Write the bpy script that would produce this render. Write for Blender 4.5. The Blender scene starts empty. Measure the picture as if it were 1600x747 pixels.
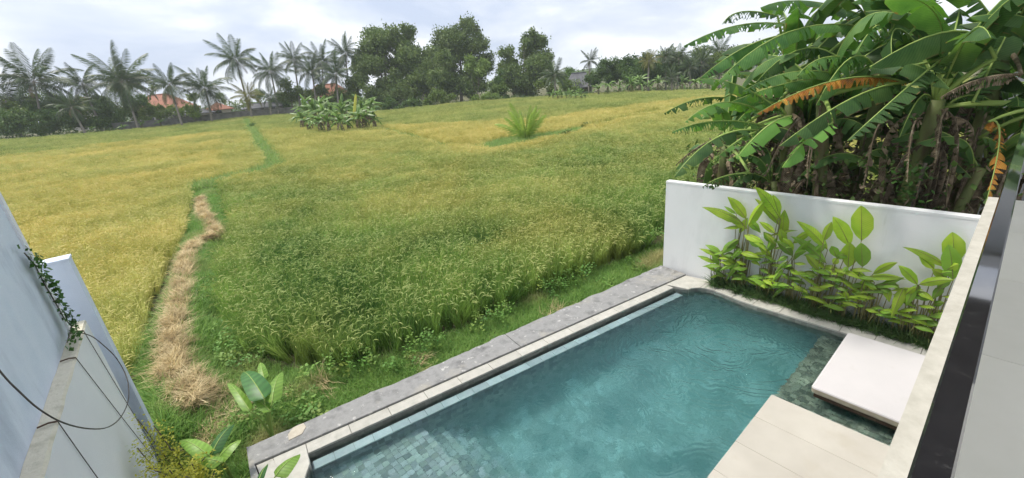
import bpy, math, random
import numpy as np
from mathutils import Vector, Matrix
random.seed(7); RNG = np.random.default_rng(11)
S = bpy.context.scene; COL = S.collection; PI = math.pi; R = math.radians

# ---------------------------------------------------------------- camera
YAW, PITCH, ROLL, FPX, HC = .897212, .352961, -.0944545, 652.8, 4.8
cf = np.array([math.cos(PITCH)*math.cos(YAW), math.cos(PITCH)*math.sin(YAW), -math.sin(PITCH)])
r0 = np.array([math.sin(YAW), -math.cos(YAW), 0.]); u0 = np.cross(r0, cf)
cr = r0*math.cos(ROLL) + u0*math.sin(ROLL); cu = u0*math.cos(ROLL) - r0*math.sin(ROLL)
CP = np.array([0., 0., HC])
cam = bpy.data.cameras.new('camera'); co = bpy.data.objects.new('camera', cam); COL.objects.link(co)
cam.sensor_width = 36; cam.lens = FPX/1600*36; cam.clip_end = 6000; cam.clip_start = .05
co.matrix_world = Matrix(((cr[0], cu[0], -cf[0], 0), (cr[1], cu[1], -cf[1], 0), (cr[2], cu[2], -cf[2], HC), (0, 0, 0, 1)))
S.camera = co
# ---------------------------------------------------------------- world, sun, exposure
SUN_EL, SUN_AZ = R(62), R(118)
w = bpy.data.worlds.new('World'); S.world = w; w.use_nodes = True
nt = w.node_tree; nt.nodes.clear(); N = nt.nodes.new; L = nt.links.new
wo = N('ShaderNodeOutputWorld'); bg = N('ShaderNodeBackground'); bg.inputs[1].default_value = .12
sky = N('ShaderNodeTexSky'); sky.sky_type = 'NISHITA'; sky.sun_disc = False
sky.sun_elevation = SUN_EL; sky.sun_rotation = PI/2 - SUN_AZ
sky.air_density = 1.3; sky.dust_density = 2.5
tc = N('ShaderNodeTexCoord'); mp = N('ShaderNodeMapping'); mp.inputs['Scale'].default_value = (1, 1, 2.6)
n1 = N('ShaderNodeTexNoise'); n1.inputs['Scale'].default_value = 2.6; n1.inputs['Detail'].default_value = 9; n1.inputs['Roughness'].default_value = .55; n1.inputs['Distortion'].default_value = .25
cr1 = N('ShaderNodeValToRGB'); e = cr1.color_ramp.elements
e[0].position = .36; e[0].color = (2.45, 2.8, 3.6, 1); e[1].position = .62; e[1].color = (5.2, 5.3, 5.5, 1)
m_ = e.new(.48); m_.color = (3.3, 3.55, 4.1, 1)
mx = N('ShaderNodeMix'); mx.data_type = 'RGBA'; mx.inputs[0].default_value = .93
L(tc.outputs['Generated'], mp.inputs[0]); L(mp.outputs[0], n1.inputs[0]); L(n1.outputs[0], cr1.inputs[0])
L(sky.outputs[0], mx.inputs[6]); L(cr1.outputs[0], mx.inputs[7]); L(mx.outputs[2], bg.inputs[0]); L(bg.outputs[0], wo.inputs[0])
sl = bpy.data.lights.new('sun', 'SUN'); sl.energy = 2.0; sl.angle = R(12); sl.color = (1, .95, .86)
so = bpy.data.objects.new('sun', sl); COL.objects.link(so)
sd = Vector((math.cos(SUN_EL)*math.cos(SUN_AZ), math.cos(SUN_EL)*math.sin(SUN_AZ), math.sin(SUN_EL)))
so.rotation_euler = sd.to_track_quat('Z', 'Y').to_euler(); so.location = (0, 0, 30)
S.view_settings.view_transform = 'Standard'; S.view_settings.look = 'None'; S.view_settings.gamma = 1
S.view_settings.exposure = 1.1
S.cycles.sample_clamp_indirect = 12; S.cycles.volume_bounces = 3
S.cycles.transparent_max_bounces = 24; S.cycles.max_bounces = 10

# ---------------------------------------------------------------- terrain function and point finding
def ray(px, py): return cf*FPX + cr*(px-800) - cu*(py-373.5)
def unp(px, py, depth): return CP + ray(px, py)*(depth/FPX)
def onz(px, py, z):
    d = ray(px, py); return CP + d*((z-HC)/d[2])
def onx(px, py, x):
    d = ray(px, py); return CP + d*(x/d[0])
def project(P):
    q = np.atleast_2d(P) - CP; dz = q@cf
    dzs = np.where(np.abs(dz) < 1e-6, 1e-6, dz)
    return 800 + FPX*(q@cr)/dzs, 373.5 - FPX*(q@cu)/dzs, dz
FB = [(-60, 230, 74), (0, 225, 77), (130, 215, 82), (250, 203, 92), (390, 187, 100), (450, 183, 100), (600, 178, 98), (750, 162, 100), (860, 155, 100), (1000, 148, 90), (1110, 146, 85)]
bp = [unp(*q) for q in FB]
bt = sorted((math.degrees(math.atan2(p[1], p[0])), math.hypot(p[0], p[1]), p[2]) for p in bp)
bt = [(-90, 90, -1.), (-10, 85, -1.)] + bt + [(bt[-1][0]+30, bt[-1][1], bt[-1][2]), (270, 90, 1)]
BA, BR, BZ = [np.array(c) for c in zip(*bt)]
ZN = -.55
def tz(x, y):
    x = np.asarray(x, float); y = np.asarray(y, float)
    az = np.degrees(np.arctan2(y, x)); az = np.where(az < -90, az+360, az)
    r = np.hypot(x, y); rb = np.interp(az, BA, BR); zb = np.interp(az, BA, BZ)
    t = np.clip((r-22)/(rb-22), 0, 1.6); t = np.where(t < 1, t, 1+(t-1)*.25)
    t = t*t*.35 + t*.65
    return ZN + (zb-ZN)*t
def at(px, py, h=0.):
    d = ray(px, py); d = d/np.linalg.norm(d)
    lo, hi = 1., 400.
    ts = np.concatenate([np.linspace(2, 60, 300), np.linspace(60, 400, 700)])
    P = CP + ts[:, None]*d
    below = P[:, 2] < tz(P[:, 0], P[:, 1]) + h
    i = int(np.argmax(below)) if below.any() else len(ts)-1
    p = P[i]; return np.array([p[0], p[1], float(tz(p[0], p[1]))+h])
def depth_of(p): return float((np.array(p)-CP)@cf)
# pool's oblique field side: y = Y0 + k x
KS = -.1284
def ys(x, off=0.): return 6.515 + KS*x + off
SKN = np.array([-KS, 1.])/math.hypot(KS, 1)

# ---------------------------------------------------------------- helpers
def tag(o, label=None, cat=None, group=None, kind=None):
    if label: o['label'] = label
    if cat: o['category'] = cat
    if group: o['group'] = group
    if kind: o['kind'] = kind
    return o
def empty(name, loc=(0, 0, 0), label=None, cat=None, group=None):
    o = bpy.data.objects.new(name, None); COL.objects.link(o); o.location = Vector([float(v) for v in loc]); o.empty_display_size = .2
    return tag(o, label, cat, group)
def rawobj(name, me, parent=None, loc=None, link=True):
    o = bpy.data.objects.new(name, me)
    if link: COL.objects.link(o)
    if parent: o.parent = parent
    if loc is not None: o.location = Vector([float(v) for v in loc])
    return o
class MB:
    def __init__(s): s.v = []; s.f = []; s.m = []; s.uv = []; s.org = np.zeros(3)
    def add(s, vs, fs, mi=0, uv=None):
        b = len(s.v); s.v.extend([tuple(float(c) for c in q) for q in vs]); s.f.extend([tuple(b+i for i in q) for q in fs]); s.m.extend([mi]*len(fs))
        s.uv.extend(uv if uv is not None else [(0., 0.)]*len(vs))
    def box(s, a, b, mi=0, rz=0., c=None):
        x0, y0, z0 = a; x1, y1, z1 = b
        vs = [(x0,y0,z0),(x1,y0,z0),(x1,y1,z0),(x0,y1,z0),(x0,y0,z1),(x1,y0,z1),(x1,y1,z1),(x0,y1,z1)]
        s.add(vs, [(3,2,1,0),(4,5,6,7),(0,1,5,4),(1,2,6,5),(2,3,7,6),(3,0,4,7)], mi)
    def bevbox(s, a, b, e=.01, mi=0):
        # box with chamfered top edges
        x0,y0,z0 = a; x1,y1,z1 = b
        vs = [(x0,y0,z0),(x1,y0,z0),(x1,y1,z0),(x0,y1,z0),(x0,y0,z1-e),(x1,y0,z1-e),(x1,y1,z1-e),(x0,y1,z1-e),(x0+e,y0+e,z1),(x1-e,y0+e,z1),(x1-e,y1-e,z1),(x0+e,y1-e,z1)]
        s.add(vs, [(3,2,1,0),(0,1,5,4),(1,2,6,5),(2,3,7,6),(3,0,4,7),(4,5,9,8),(5,6,10,9),(6,7,11,10),(7,4,8,11),(8,9,10,11)], mi)
    def prism(s, poly, z0, z1, mi=0, e=0.):
        poly = [tuple(p) for p in poly]
        if sum(poly[i-1][0]*poly[i][1]-poly[i][0]*poly[i-1][1] for i in range(len(poly))) < 0: poly = poly[::-1]
        n = len(poly)
        top = [(p[0], p[1], z1) for p in poly]; bot = [(p[0], p[1], z0) for p in poly]
        if e:
            mid = [(p[0], p[1], z1-e) for p in poly]
            ins = []
            for i in range(n):
                a = np.array(poly[i-1]); b = np.array(poly[i]); d = np.array(poly[(i+1) % n])
                t1 = (b-a)/(np.linalg.norm(b-a)+1e-9); t2 = (d-b)/(np.linalg.norm(d-b)+1e-9)
                nn = np.array([-(t1+t2)[1], (t1+t2)[0]]); nn = nn/(np.linalg.norm(nn)+1e-9)
                q = b+nn*e; ins.append((q[0], q[1], z1))
            s.add(bot+mid+ins, [tuple(range(n-1, -1, -1))]+[(i, (i+1) % n, n+(i+1) % n, n+i) for i in range(n)]+[(n+i, n+(i+1) % n, 2*n+(i+1) % n, 2*n+i) for i in range(n)]+[tuple(range(2*n, 3*n))], mi)
        else:
            s.add(bot+top, [tuple(range(n-1, -1, -1)), tuple(range(n, 2*n))]+[(i, (i+1) % n, n+(i+1) % n, n+i) for i in range(n)], mi)
    def tube(s, pts, rad, n=6, mi=0, caps=True):
        pts = [np.array(p, float) for p in pts]; m = len(pts)
        if not hasattr(rad, '__len__'): rad = [rad]*m
        vs = []; uv = []; up = np.array([0.13, .21, 1.])
        for i, p in enumerate(pts):
            t = pts[min(i+1, m-1)]-pts[max(i-1, 0)]; t = t/(np.linalg.norm(t)+1e-9)
            a = np.cross(t, up)
            if np.linalg.norm(a) < .25: a = np.cross(t, np.array([1., .1, 0]))
            a /= np.linalg.norm(a); b = np.cross(t, a)
            for k in range(n):
                q = 2*PI*k/n; vs.append(p+rad[i]*(a*math.cos(q)+b*math.sin(q))); uv.append((i/(m-1), k/n))
        fs = [(i*n+k, i*n+(k+1) % n, (i+1)*n+(k+1) % n, (i+1)*n+k) for i in range(m-1) for k in range(n)]
        if caps: fs += [tuple(range(n-1, -1, -1)), tuple(range((m-1)*n, m*n))]
        s.add(vs, fs, mi, uv)
    def mesh(s, name, mats, smooth=False):
        me = bpy.data.meshes.new(name); vs = [(a-s.org[0], b-s.org[1], c-s.org[2]) for a, b, c in s.v]
        me.from_pydata(vs, [], s.f)
        for m in (mats if isinstance(mats, (list, tuple)) else [mats]): me.materials.append(m)
        me.polygons.foreach_set('material_index', s.m)
        if any(u != (0., 0.) for u in s.uv[:400]):
            ul = me.uv_layers.new(name='UVMap'); li = np.zeros(len(me.loops), int); me.loops.foreach_get('vertex_index', li)
            ul.data.foreach_set('uv', np.array(s.uv)[li].ravel())
        if smooth: me.polygons.foreach_set('use_smooth', [True]*len(me.polygons))
        me.update(); return me
    def build(s, name, mats, parent=None, smooth=False):
        if parent is not None: s.org = np.array(parent.matrix_basis.translation if parent.parent is None else (parent.parent.matrix_basis.translation+parent.matrix_basis.translation))
        return rawobj(name, s.mesh(name, mats, smooth), parent)

# ---------------------------------------------------------------- materials
MATS = {}
def mat(name, cols, rough=.7, scale=3., detail=6, bump=0., bscale=None, transl=0., tcol=None, spec=.3, metal=0., coord='pos', stretch=None, rnd=0., extra=None, coat=0.):
    """colour = ramp(noise) over cols; rnd varies value per object; transl mixes a translucent lobe for leaves"""
    m = bpy.data.materials.new(name); m.use_nodes = True; t = m.node_tree; t.nodes.clear(); N = t.nodes.new; L = t.links.new
    out = N('ShaderNodeOutputMaterial'); p = N('ShaderNodeBsdfPrincipled')
    if coord == 'pos': c = N('ShaderNodeNewGeometry').outputs['Position']
    else: c = N('ShaderNodeTexCoord').outputs[coord]
    if stretch: mp = N('ShaderNodeMapping'); mp.inputs['Scale'].default_value = stretch; L(c, mp.inputs[0]); c = mp.outputs[0]
    nz = N('ShaderNodeTexNoise'); nz.inputs['Scale'].default_value = scale; nz.inputs['Detail'].default_value = detail; nz.inputs['Roughness'].default_value = .6; L(c, nz.inputs[0])
    rp = N('ShaderNodeValToRGB'); el = rp.color_ramp.elements; k = len(cols)
    el[0].position = .3; el[0].color = (*cols[0], 1); el[1].position = .7; el[1].color = (*cols[-1], 1)
    for i in range(1, k-1):
        q = el.new(.3+.4*i/(k-1)); q.color = (*cols[i], 1)
    L(nz.outputs[0], rp.inputs[0]); colout = rp.outputs[0]
    if rnd:
        oi = N('ShaderNodeObjectInfo'); mr = N('ShaderNodeMapRange'); mr.inputs[3].default_value = 1-rnd; mr.inputs[4].default_value = 1+rnd
        L(oi.outputs['Random'], mr.inputs[0]); hs = N('ShaderNodeHueSaturation'); L(mr.outputs[0], hs.inputs['Value']); L(colout, hs.inputs['Color']); colout = hs.outputs[0]
    if extra: colout = extra(t, colout, c)
    L(colout, p.inputs['Base Color']); p.inputs['Roughness'].default_value = rough; p.inputs['Specular IOR Level'].default_value = spec; p.inputs['Metallic'].default_value = metal
    if coat: p.inputs['Coat Weight'].default_value = coat; p.inputs['Coat Roughness'].default_value = .03
    if bump:
        bn = N('ShaderNodeTexNoise'); bn.inputs['Scale'].default_value = bscale or scale*6; bn.inputs['Detail'].default_value = 5; L(c, bn.inputs[0])
        b = N('ShaderNodeBump'); b.inputs['Strength'].default_value = bump; b.inputs['Distance'].default_value = .02; L(bn.outputs[0], b.inputs['Height']); L(b.outputs[0], p.inputs['Normal'])
    sh = p.outputs[0]
    if transl:
        tr = N('ShaderNodeBsdfTranslucent'); ms = N('ShaderNodeMixShader'); ms.inputs[0].default_value = transl
        if tcol:
            mm = N('ShaderNodeMix'); mm.data_type = 'RGBA'; mm.blend_type = 'MULTIPLY'; mm.inputs[0].default_value = 1; mm.inputs[7].default_value = (*tcol, 1); L(colout, mm.inputs[6]); L(mm.outputs[2], tr.inputs[0])
        else: L(colout, tr.inputs[0])
        L(sh, ms.inputs[1]); L(tr.outputs[0], ms.inputs[2]); sh = ms.outputs[0]
    L(sh, out.inputs[0]); MATS[name] = m; return m
def cellvar(size, lo, hi, h0=.47, h1=.53):
    """each tile (cell of the plan grid) a little lighter or darker, as cut stone is"""
    def fn(t, col, c):
        N = t.nodes.new; L = t.links.new
        g = N('ShaderNodeNewGeometry').outputs['Position']
        sn = N('ShaderNodeVectorMath'); sn.operation = 'DIVIDE'; sn.inputs[1].default_value = (size[0], size[1], size[2]); L(g, sn.inputs[0])
        fl = N('ShaderNodeVectorMath'); fl.operation = 'FLOOR'; L(sn.outputs[0], fl.inputs[0])
        wn = N('ShaderNodeTexWhiteNoise'); wn.noise_dimensions = '3D'; L(fl.outputs[0], wn.inputs[0])
        mr = N('ShaderNodeMapRange'); mr.inputs[3].default_value = lo; mr.inputs[4].default_value = hi; L(wn.outputs[0], mr.inputs[0])
        hs = N('ShaderNodeHueSaturation'); L(mr.outputs[0], hs.inputs['Value']); L(col, hs.inputs['Color'])
        mr2 = N('ShaderNodeMapRange'); mr2.inputs[3].default_value = h0; mr2.inputs[4].default_value = h1; L(wn.outputs[1], mr2.inputs[0]); L(mr2.outputs[0], hs.inputs['Hue'])
        return hs.outputs[0]
    return fn
def stain_or_light(color, scale, lo, hi, stretch=(1, 1, 1)):
    def fn(t, col, c):
        N = t.nodes.new; L = t.links.new
        mp = N('ShaderNodeMapping'); mp.inputs['Scale'].default_value = stretch; L(c, mp.inputs[0])
        nz = N('ShaderNodeTexNoise'); nz.inputs['Scale'].default_value = scale; nz.inputs['Detail'].default_value = 9; nz.inputs['Roughness'].default_value = .65; L(mp.outputs[0], nz.inputs[0])
        mr = N('ShaderNodeMapRange'); mr.inputs[1].default_value = lo; mr.inputs[2].default_value = hi; L(nz.outputs[0], mr.inputs[0])
        mx = N('ShaderNodeMix'); mx.data_type = 'RGBA'; mx.inputs[7].default_value = (*color, 1); L(mr.outputs[0], mx.inputs[0]); L(col, mx.inputs[6]); return mx.outputs[2]
    return fn
def chain(*fs):
    def fn(t, col, c):
        for f in fs: col = f(t, col, c)
        return col
    return fn
def veins(freq, amt, edge=None):
    """lateral veins and browned margins from the leaf's own UV"""
    def fn(t, col, c):
        N = t.nodes.new; L = t.links.new
        uv = N('ShaderNodeUVMap'); sp = N('ShaderNodeSeparateXYZ'); L(uv.outputs[0], sp.inputs[0])
        ab = N('ShaderNodeMath'); ab.operation = 'ABSOLUTE'; L(sp.outputs[1], ab.inputs[0])
        a = N('ShaderNodeMath'); a.operation = 'MULTIPLY_ADD'; a.inputs[1].default_value = -.09; L(ab.outputs[0], a.inputs[0]); L(sp.outputs[0], a.inputs[2])
        b = N('ShaderNodeMath'); b.operation = 'MULTIPLY'; b.inputs[1].default_value = freq; L(a.outputs[0], b.inputs[0])
        s = N('ShaderNodeMath'); s.operation = 'SINE'; L(b.outputs[0], s.inputs[0])
        mr = N('ShaderNodeMapRange'); mr.inputs[1].default_value = -1; mr.inputs[3].default_value = 1-amt; mr.inputs[4].default_value = 1+amt; L(s.outputs[0], mr.inputs[0])
        hs = N('ShaderNodeHueSaturation'); L(mr.outputs[0], hs.inputs['Value']); L(col, hs.inputs['Color']); col = hs.outputs[0]
        if edge:
            nz = N('ShaderNodeTexNoise'); nz.inputs['Scale'].default_value = 6; L(c, nz.inputs[0])
            ad = N('ShaderNodeMath'); ad.operation = 'MULTIPLY_ADD'; ad.inputs[1].default_value = .55; L(nz.outputs[0], ad.inputs[0]); L(ab.outputs[0], ad.inputs[2])
            m2 = N('ShaderNodeMapRange'); m2.inputs[1].default_value = edge[1]; m2.inputs[2].default_value = edge[1]+.08; L(ad.outputs[0], m2.inputs[0])
            mx = N('ShaderNodeMix'); mx.data_type = 'RGBA'; mx.inputs[7].default_value = (*edge[0], 1); L(m2.outputs[0], mx.inputs[0]); L(col, mx.inputs[6]); col = mx.outputs[2]
        return col
    return fn

soil = mat('soil', [(.07, .085, .03), (.12, .11, .055), (.09, .115, .035)], .95, .6, bump=.6, bscale=8)
white_plaster = mat('white_plaster', [(.76, .765, .765), (.80, .80, .80)], .8, 1.2, bump=.12, bscale=30, extra=chain(stain_or_light((.60, .61, .6), 1.4, .5, .8, (1, 1, .3)), stain_or_light((.6, .6, .56), 7, .66, .8, (1, 1, .12))))
blue_plaster = mat('blue_plaster', [(.55, .63, .75), (.66, .72, .82), (.60, .67, .78)], .8, 1.1, bump=.15, bscale=25, extra=stain_or_light((.36, .41, .5), 1.2, .55, .8, (1, 1, .3)))
pale_plaster = mat('pale_plaster', [(.72, .73, .76), (.79, .795, .81)], .8, 1.1, bump=.12, bscale=25, extra=stain_or_light((.42, .41, .4), 1.3, .6, .85, (1, 1, .3)))
raw_cement = mat('raw_cement', [(.50, .47, .36), (.66, .62, .50), (.58, .54, .42)], .95, 7, bump=.7, bscale=30)
cream_stone = mat('cream_stone', [(.50, .47, .39), (.58, .555, .48)], .75, 5, rnd=.05, bump=.1, extra=stain_or_light((.38, .36, .30), 5, .58, .8))
coping_stone = mat('coping_stone', [(.38, .37, .33), (.48, .465, .42)], .8, 6, rnd=.06, bump=.15, extra=stain_or_light((.3, .29, .25), 7, .56, .75))
grey_cement = mat('grey_cement', [(.17, .17, .168), (.27, .268, .262), (.22, .218, .215)], .92, 4, bump=.5, bscale=18, extra=chain(stain_or_light((.46, .45, .43), 9, .6, .66), stain_or_light((.36, .34, .29), 1.1, .55, .7), stain_or_light((.08, .08, .075), 2.6, .56, .75)))
deck_stone = mat('deck_stone', [(.43, .40, .35), (.50, .47, .415)], .7, 1.6, rnd=.03, bump=.05, extra=stain_or_light((.42, .38, .31), 2.2, .55, .85))
floor_tile = mat('floor_tile', [(.70, .665, .57), (.76, .72, .63)], .55, 2.5, rnd=.03, bump=.03)
slab_edge = mat('slab_edge_concrete', [(.40, .38, .33), (.50, .48, .425)], .85, 12, bump=.15, bscale=60)
cushion_m = mat('cushion_fabric', [(.50, .48, .48), (.55, .525, .525)], .9, 1.5, bump=.1, bscale=90, extra=stain_or_light((.46, .44, .42), 3, .6, .85))
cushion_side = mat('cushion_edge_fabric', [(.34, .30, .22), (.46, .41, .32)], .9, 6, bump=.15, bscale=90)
dark_wood = mat('dark_wood', [(.07, .045, .03), (.13, .085, .055)], .6, 4, stretch=(1, 12, 12))
pool_tile = mat('pool_tile', [(.18, .25, .255), (.28, .36, .37)], .5, 9, spec=.4, extra=cellvar((.1, .1, .1), .5, 1.55, .38, .56))  # paler colour includes the sky reflection over the steps
pool_tile_deep = mat('pool_tile_deep', [(.34, .45, .44), (.48, .60, .58)], .5, 9, spec=.4, extra=chain(cellvar((.1, .1, .1), .6, 1.3), stain_or_light((.10, .15, .16), 1.5, .42, .62)))  # cloudy patches paint the wave-broken light on the floor into the colour
pool_wall_m = mat('pool_wall_tile', [(.13, .17, .18), (.22, .27, .28)], .5, 9, spec=.4, extra=cellvar((.1, .1, .1), .6, 1.4))
pool_tile_no_sky = mat('pool_tile_no_sky', [(.13, .16, .12), (.22, .25, .20)], .5, 9, spec=.4, extra=cellvar((.1, .1, .1), .4, 1.7))  # same stone as pool_tile, minus the sky reflection put into that lighter colour
ledge_blue = mat('ledge_tile', [(.33, .44, .47), (.43, .54, .56)], .5, 9, rnd=.12, spec=.4)
grout = mat('grout', [(.22, .28, .26), (.30, .36, .33)], .9, 8)
black_gloss = mat('black_gloss', [(.012, .012, .014), (.02, .02, .022)], .05, 20, spec=.9, coat=1., extra=stain_or_light((.05, .05, .05), 60, .6, .72))
alu = mat('aluminium', [(.35, .35, .37), (.4, .4, .42)], .3, 5, metal=1)
wire_m = mat('wire', [(.06, .055, .05), (.10, .085, .075)], .6, 20)
rust = mat('rusty_steel', [(.06, .04, .03), (.12, .07, .045)], .8, 30)
trunk_m = mat('palm_trunk', [(.16, .14, .115), (.26, .235, .20)], .95, 3, stretch=(1, 1, 5), bump=.4)
bark = mat('bark', [(.12, .10, .08), (.22, .20, .17)], .95, 4, stretch=(1, 1, .4), bump=.5)
palm_leaf = mat('palm_frond', [(.03, .062, .018), (.055, .092, .028), (.09, .13, .042)], .45, 1.2, rnd=.35, transl=.25, spec=.5)
palm_leaf_y = mat('palm_frond_yellow', [(.16, .17, .04), (.22, .21, .055)], .5, 1.5, rnd=.3, transl=.3)
palm_leaf_young = mat('palm_frond_young', [(.26, .40, .07), (.40, .52, .11)], .5, 1.5, rnd=.2, transl=.4)
palm_dry = mat('palm_frond_dry', [(.16, .11, .06), (.24, .17, .10)], .8, 2, rnd=.3)
tree_leaf = mat('tree_foliage', [(.075, .125, .035), (.14, .205, .055), (.22, .28, .09)], .55, .45, detail=8, rnd=.12, transl=.25)
tree_leaf2 = mat('tree_foliage_light', [(.10, .16, .035), (.17, .25, .055), (.24, .31, .08)], .55, .5, detail=8, rnd=.15, transl=.25)
bush_leaf = mat('bush_foliage', [(.04, .09, .02), (.09, .16, .038), (.16, .25, .06)], .55, .7, detail=8, rnd=.3, transl=.25)
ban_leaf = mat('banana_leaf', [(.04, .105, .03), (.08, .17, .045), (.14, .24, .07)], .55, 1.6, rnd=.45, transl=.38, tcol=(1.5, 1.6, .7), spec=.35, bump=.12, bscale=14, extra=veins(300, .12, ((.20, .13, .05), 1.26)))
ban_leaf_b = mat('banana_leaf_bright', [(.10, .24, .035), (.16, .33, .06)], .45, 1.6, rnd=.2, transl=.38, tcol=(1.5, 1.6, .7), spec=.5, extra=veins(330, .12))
ban_leaf_o = mat('banana_leaf_orange', [(.16, .20, .04), (.62, .30, .05), (.50, .20, .05), (.22, .13, .07)], .7, 5, transl=.3, extra=veins(300, .2))
ban_dead = mat('banana_leaf_dead', [(.07, .055, .035), (.19, .145, .095), (.38, .31, .22)], .9, 7, rnd=.35, transl=.1, extra=veins(260, .3))
ban_rib = mat('banana_midrib', [(.22, .33, .07), (.34, .44, .12)], .5, 3)
ban_stem = mat('banana_stem', [(.09, .12, .035), (.17, .20, .07), (.13, .09, .05)], .6, 2.5, stretch=(1, 1, .4))
ban_far = mat('banana_leaf_far', [(.08, .17, .035), (.14, .25, .05), (.21, .33, .08)], .45, 1.2, rnd=.35, transl=.35, spec=.5)
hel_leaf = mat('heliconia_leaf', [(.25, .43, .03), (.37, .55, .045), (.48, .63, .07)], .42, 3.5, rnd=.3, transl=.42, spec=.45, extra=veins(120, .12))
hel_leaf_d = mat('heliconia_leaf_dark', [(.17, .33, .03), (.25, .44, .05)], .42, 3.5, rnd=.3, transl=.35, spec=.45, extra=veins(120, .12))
hel_stem = mat('heliconia_stem', [(.16, .15, .06), (.24, .22, .09)], .6, 10)
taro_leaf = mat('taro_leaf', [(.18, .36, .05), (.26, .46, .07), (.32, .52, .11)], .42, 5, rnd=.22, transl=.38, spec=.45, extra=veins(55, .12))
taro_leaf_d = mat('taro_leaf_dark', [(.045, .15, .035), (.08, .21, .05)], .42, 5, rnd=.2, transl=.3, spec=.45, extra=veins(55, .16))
taro_stem = mat('taro_stem', [(.26, .38, .09), (.34, .45, .13)], .5, 6)
gold_leaf = mat('golden_shrub_leaf', [(.26, .34, .05), (.50, .50, .06), (.68, .62, .08)], .5, 4, transl=.3)
ivy_leaf = mat('ivy_leaf', [(.04, .11, .02), (.08, .19, .035)], .5, 6, transl=.25)
straw_m = mat('straw', [(.34, .25, .13), (.54, .43, .23), (.74, .62, .38)], .85, 2.2, rnd=.3, transl=.15)
verge_soil = mat('verge_soil', [(.09, .12, .04), (.15, .14, .07), (.10, .14, .045)], .95, 1.8, bump=.5)
roof_tile = mat('roof_tile', [(.30, .125, .085), (.38, .18, .12), (.24, .115, .085)], .85, 1.3, bump=.4, rnd=.15)
roof_grey = mat('roof_grey', [(.12, .12, .13), (.19, .19, .2)], .8, 1.)
block_wall = mat('block_wall', [(.13, .125, .12), (.21, .20, .19), (.16, .155, .14)], .95, .8, extra=stain_or_light((.07, .085, .05), .5, .5, .7))
house_wall = mat('house_wall_paint', [(.45, .43, .4), (.55, .53, .5)], .8, .6)
glass_dark = mat('dark_glass', [(.03, .035, .04), (.05, .055, .06)], .08, 1, spec=.8)
nb_grey = mat('neighbour_grey_render', [(.30, .31, .33), (.38, .39, .41)], .85, .5, bump=.1, extra=stain_or_light((.24, .25, .27), .7, .5, .75))
hill_m = mat('hill_forest', [(.05, .08, .04), (.08, .11, .05)], .95, .03)

def tonemat(name, g0, g1, y0, y1, transl=.3, rough=.6):
    """crop material: green to gold by the instance's 'tone' (ripeness), with small value jitter"""
    m = bpy.data.materials.new(name); m.use_nodes = True; t = m.node_tree; t.nodes.clear(); N = t.nodes.new; L = t.links.new
    out = N('ShaderNodeOutputMaterial'); p = N('ShaderNodeBsdfPrincipled'); at_ = N('ShaderNodeAttribute'); at_.attribute_type = 'INSTANCER'; at_.attribute_name = 'tone'
    oi = N('ShaderNodeAttribute'); oi.attribute_type = 'INSTANCER'; oi.attribute_name = 'jit'
    g = N('ShaderNodeMix'); g.data_type = 'RGBA'; g.inputs[6].default_value = (*g0, 1); g.inputs[7].default_value = (*g1, 1); L(oi.outputs['Fac'], g.inputs[0])
    y = N('ShaderNodeMix'); y.data_type = 'RGBA'; y.inputs[6].default_value = (*y0, 1); y.inputs[7].default_value = (*y1, 1); L(oi.outputs['Fac'], y.inputs[0])
    a = N('ShaderNodeMix'); a.data_type = 'RGBA'; L(at_.outputs['Fac'], a.inputs[0]); L(g.outputs[2], a.inputs[6]); L(y.outputs[2], a.inputs[7])
    L(a.outputs[2], p.inputs['Base Color']); p.inputs['Roughness'].default_value = rough; p.inputs['Specular IOR Level'].default_value = .35
    tr = N('ShaderNodeBsdfTranslucent'); L(a.outputs[2], tr.inputs[0]); ms = N('ShaderNodeMixShader'); ms.inputs[0].default_value = transl
    L(p.outputs[0], ms.inputs[1]); L(tr.outputs[0], ms.inputs[2]); L(ms.outputs[0], out.inputs[0]); return m
rice_blade = tonemat('rice_blade', (.055, .15, .028), (.35, .52, .11), (.44, .44, .09), (.84, .76, .28), .42)
rice_ear = tonemat('rice_ear', (.34, .46, .13), (.52, .56, .20), (.68, .60, .18), (.80, .68, .28), .38)
grass_blade = tonemat('grass_blade', (.12, .27, .05), (.30, .46, .11), (.46, .40, .18), (.62, .52, .28), .42)
bed_blade = tonemat('bed_grass_blade', (.04, .10, .025), (.09, .17, .045), (.16, .15, .06), (.22, .18, .08), .25)
weed_leaf = tonemat('weed_leaf', (.09, .22, .04), (.17, .34, .06), (.26, .26, .05), (.34, .3, .06), .3)

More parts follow.
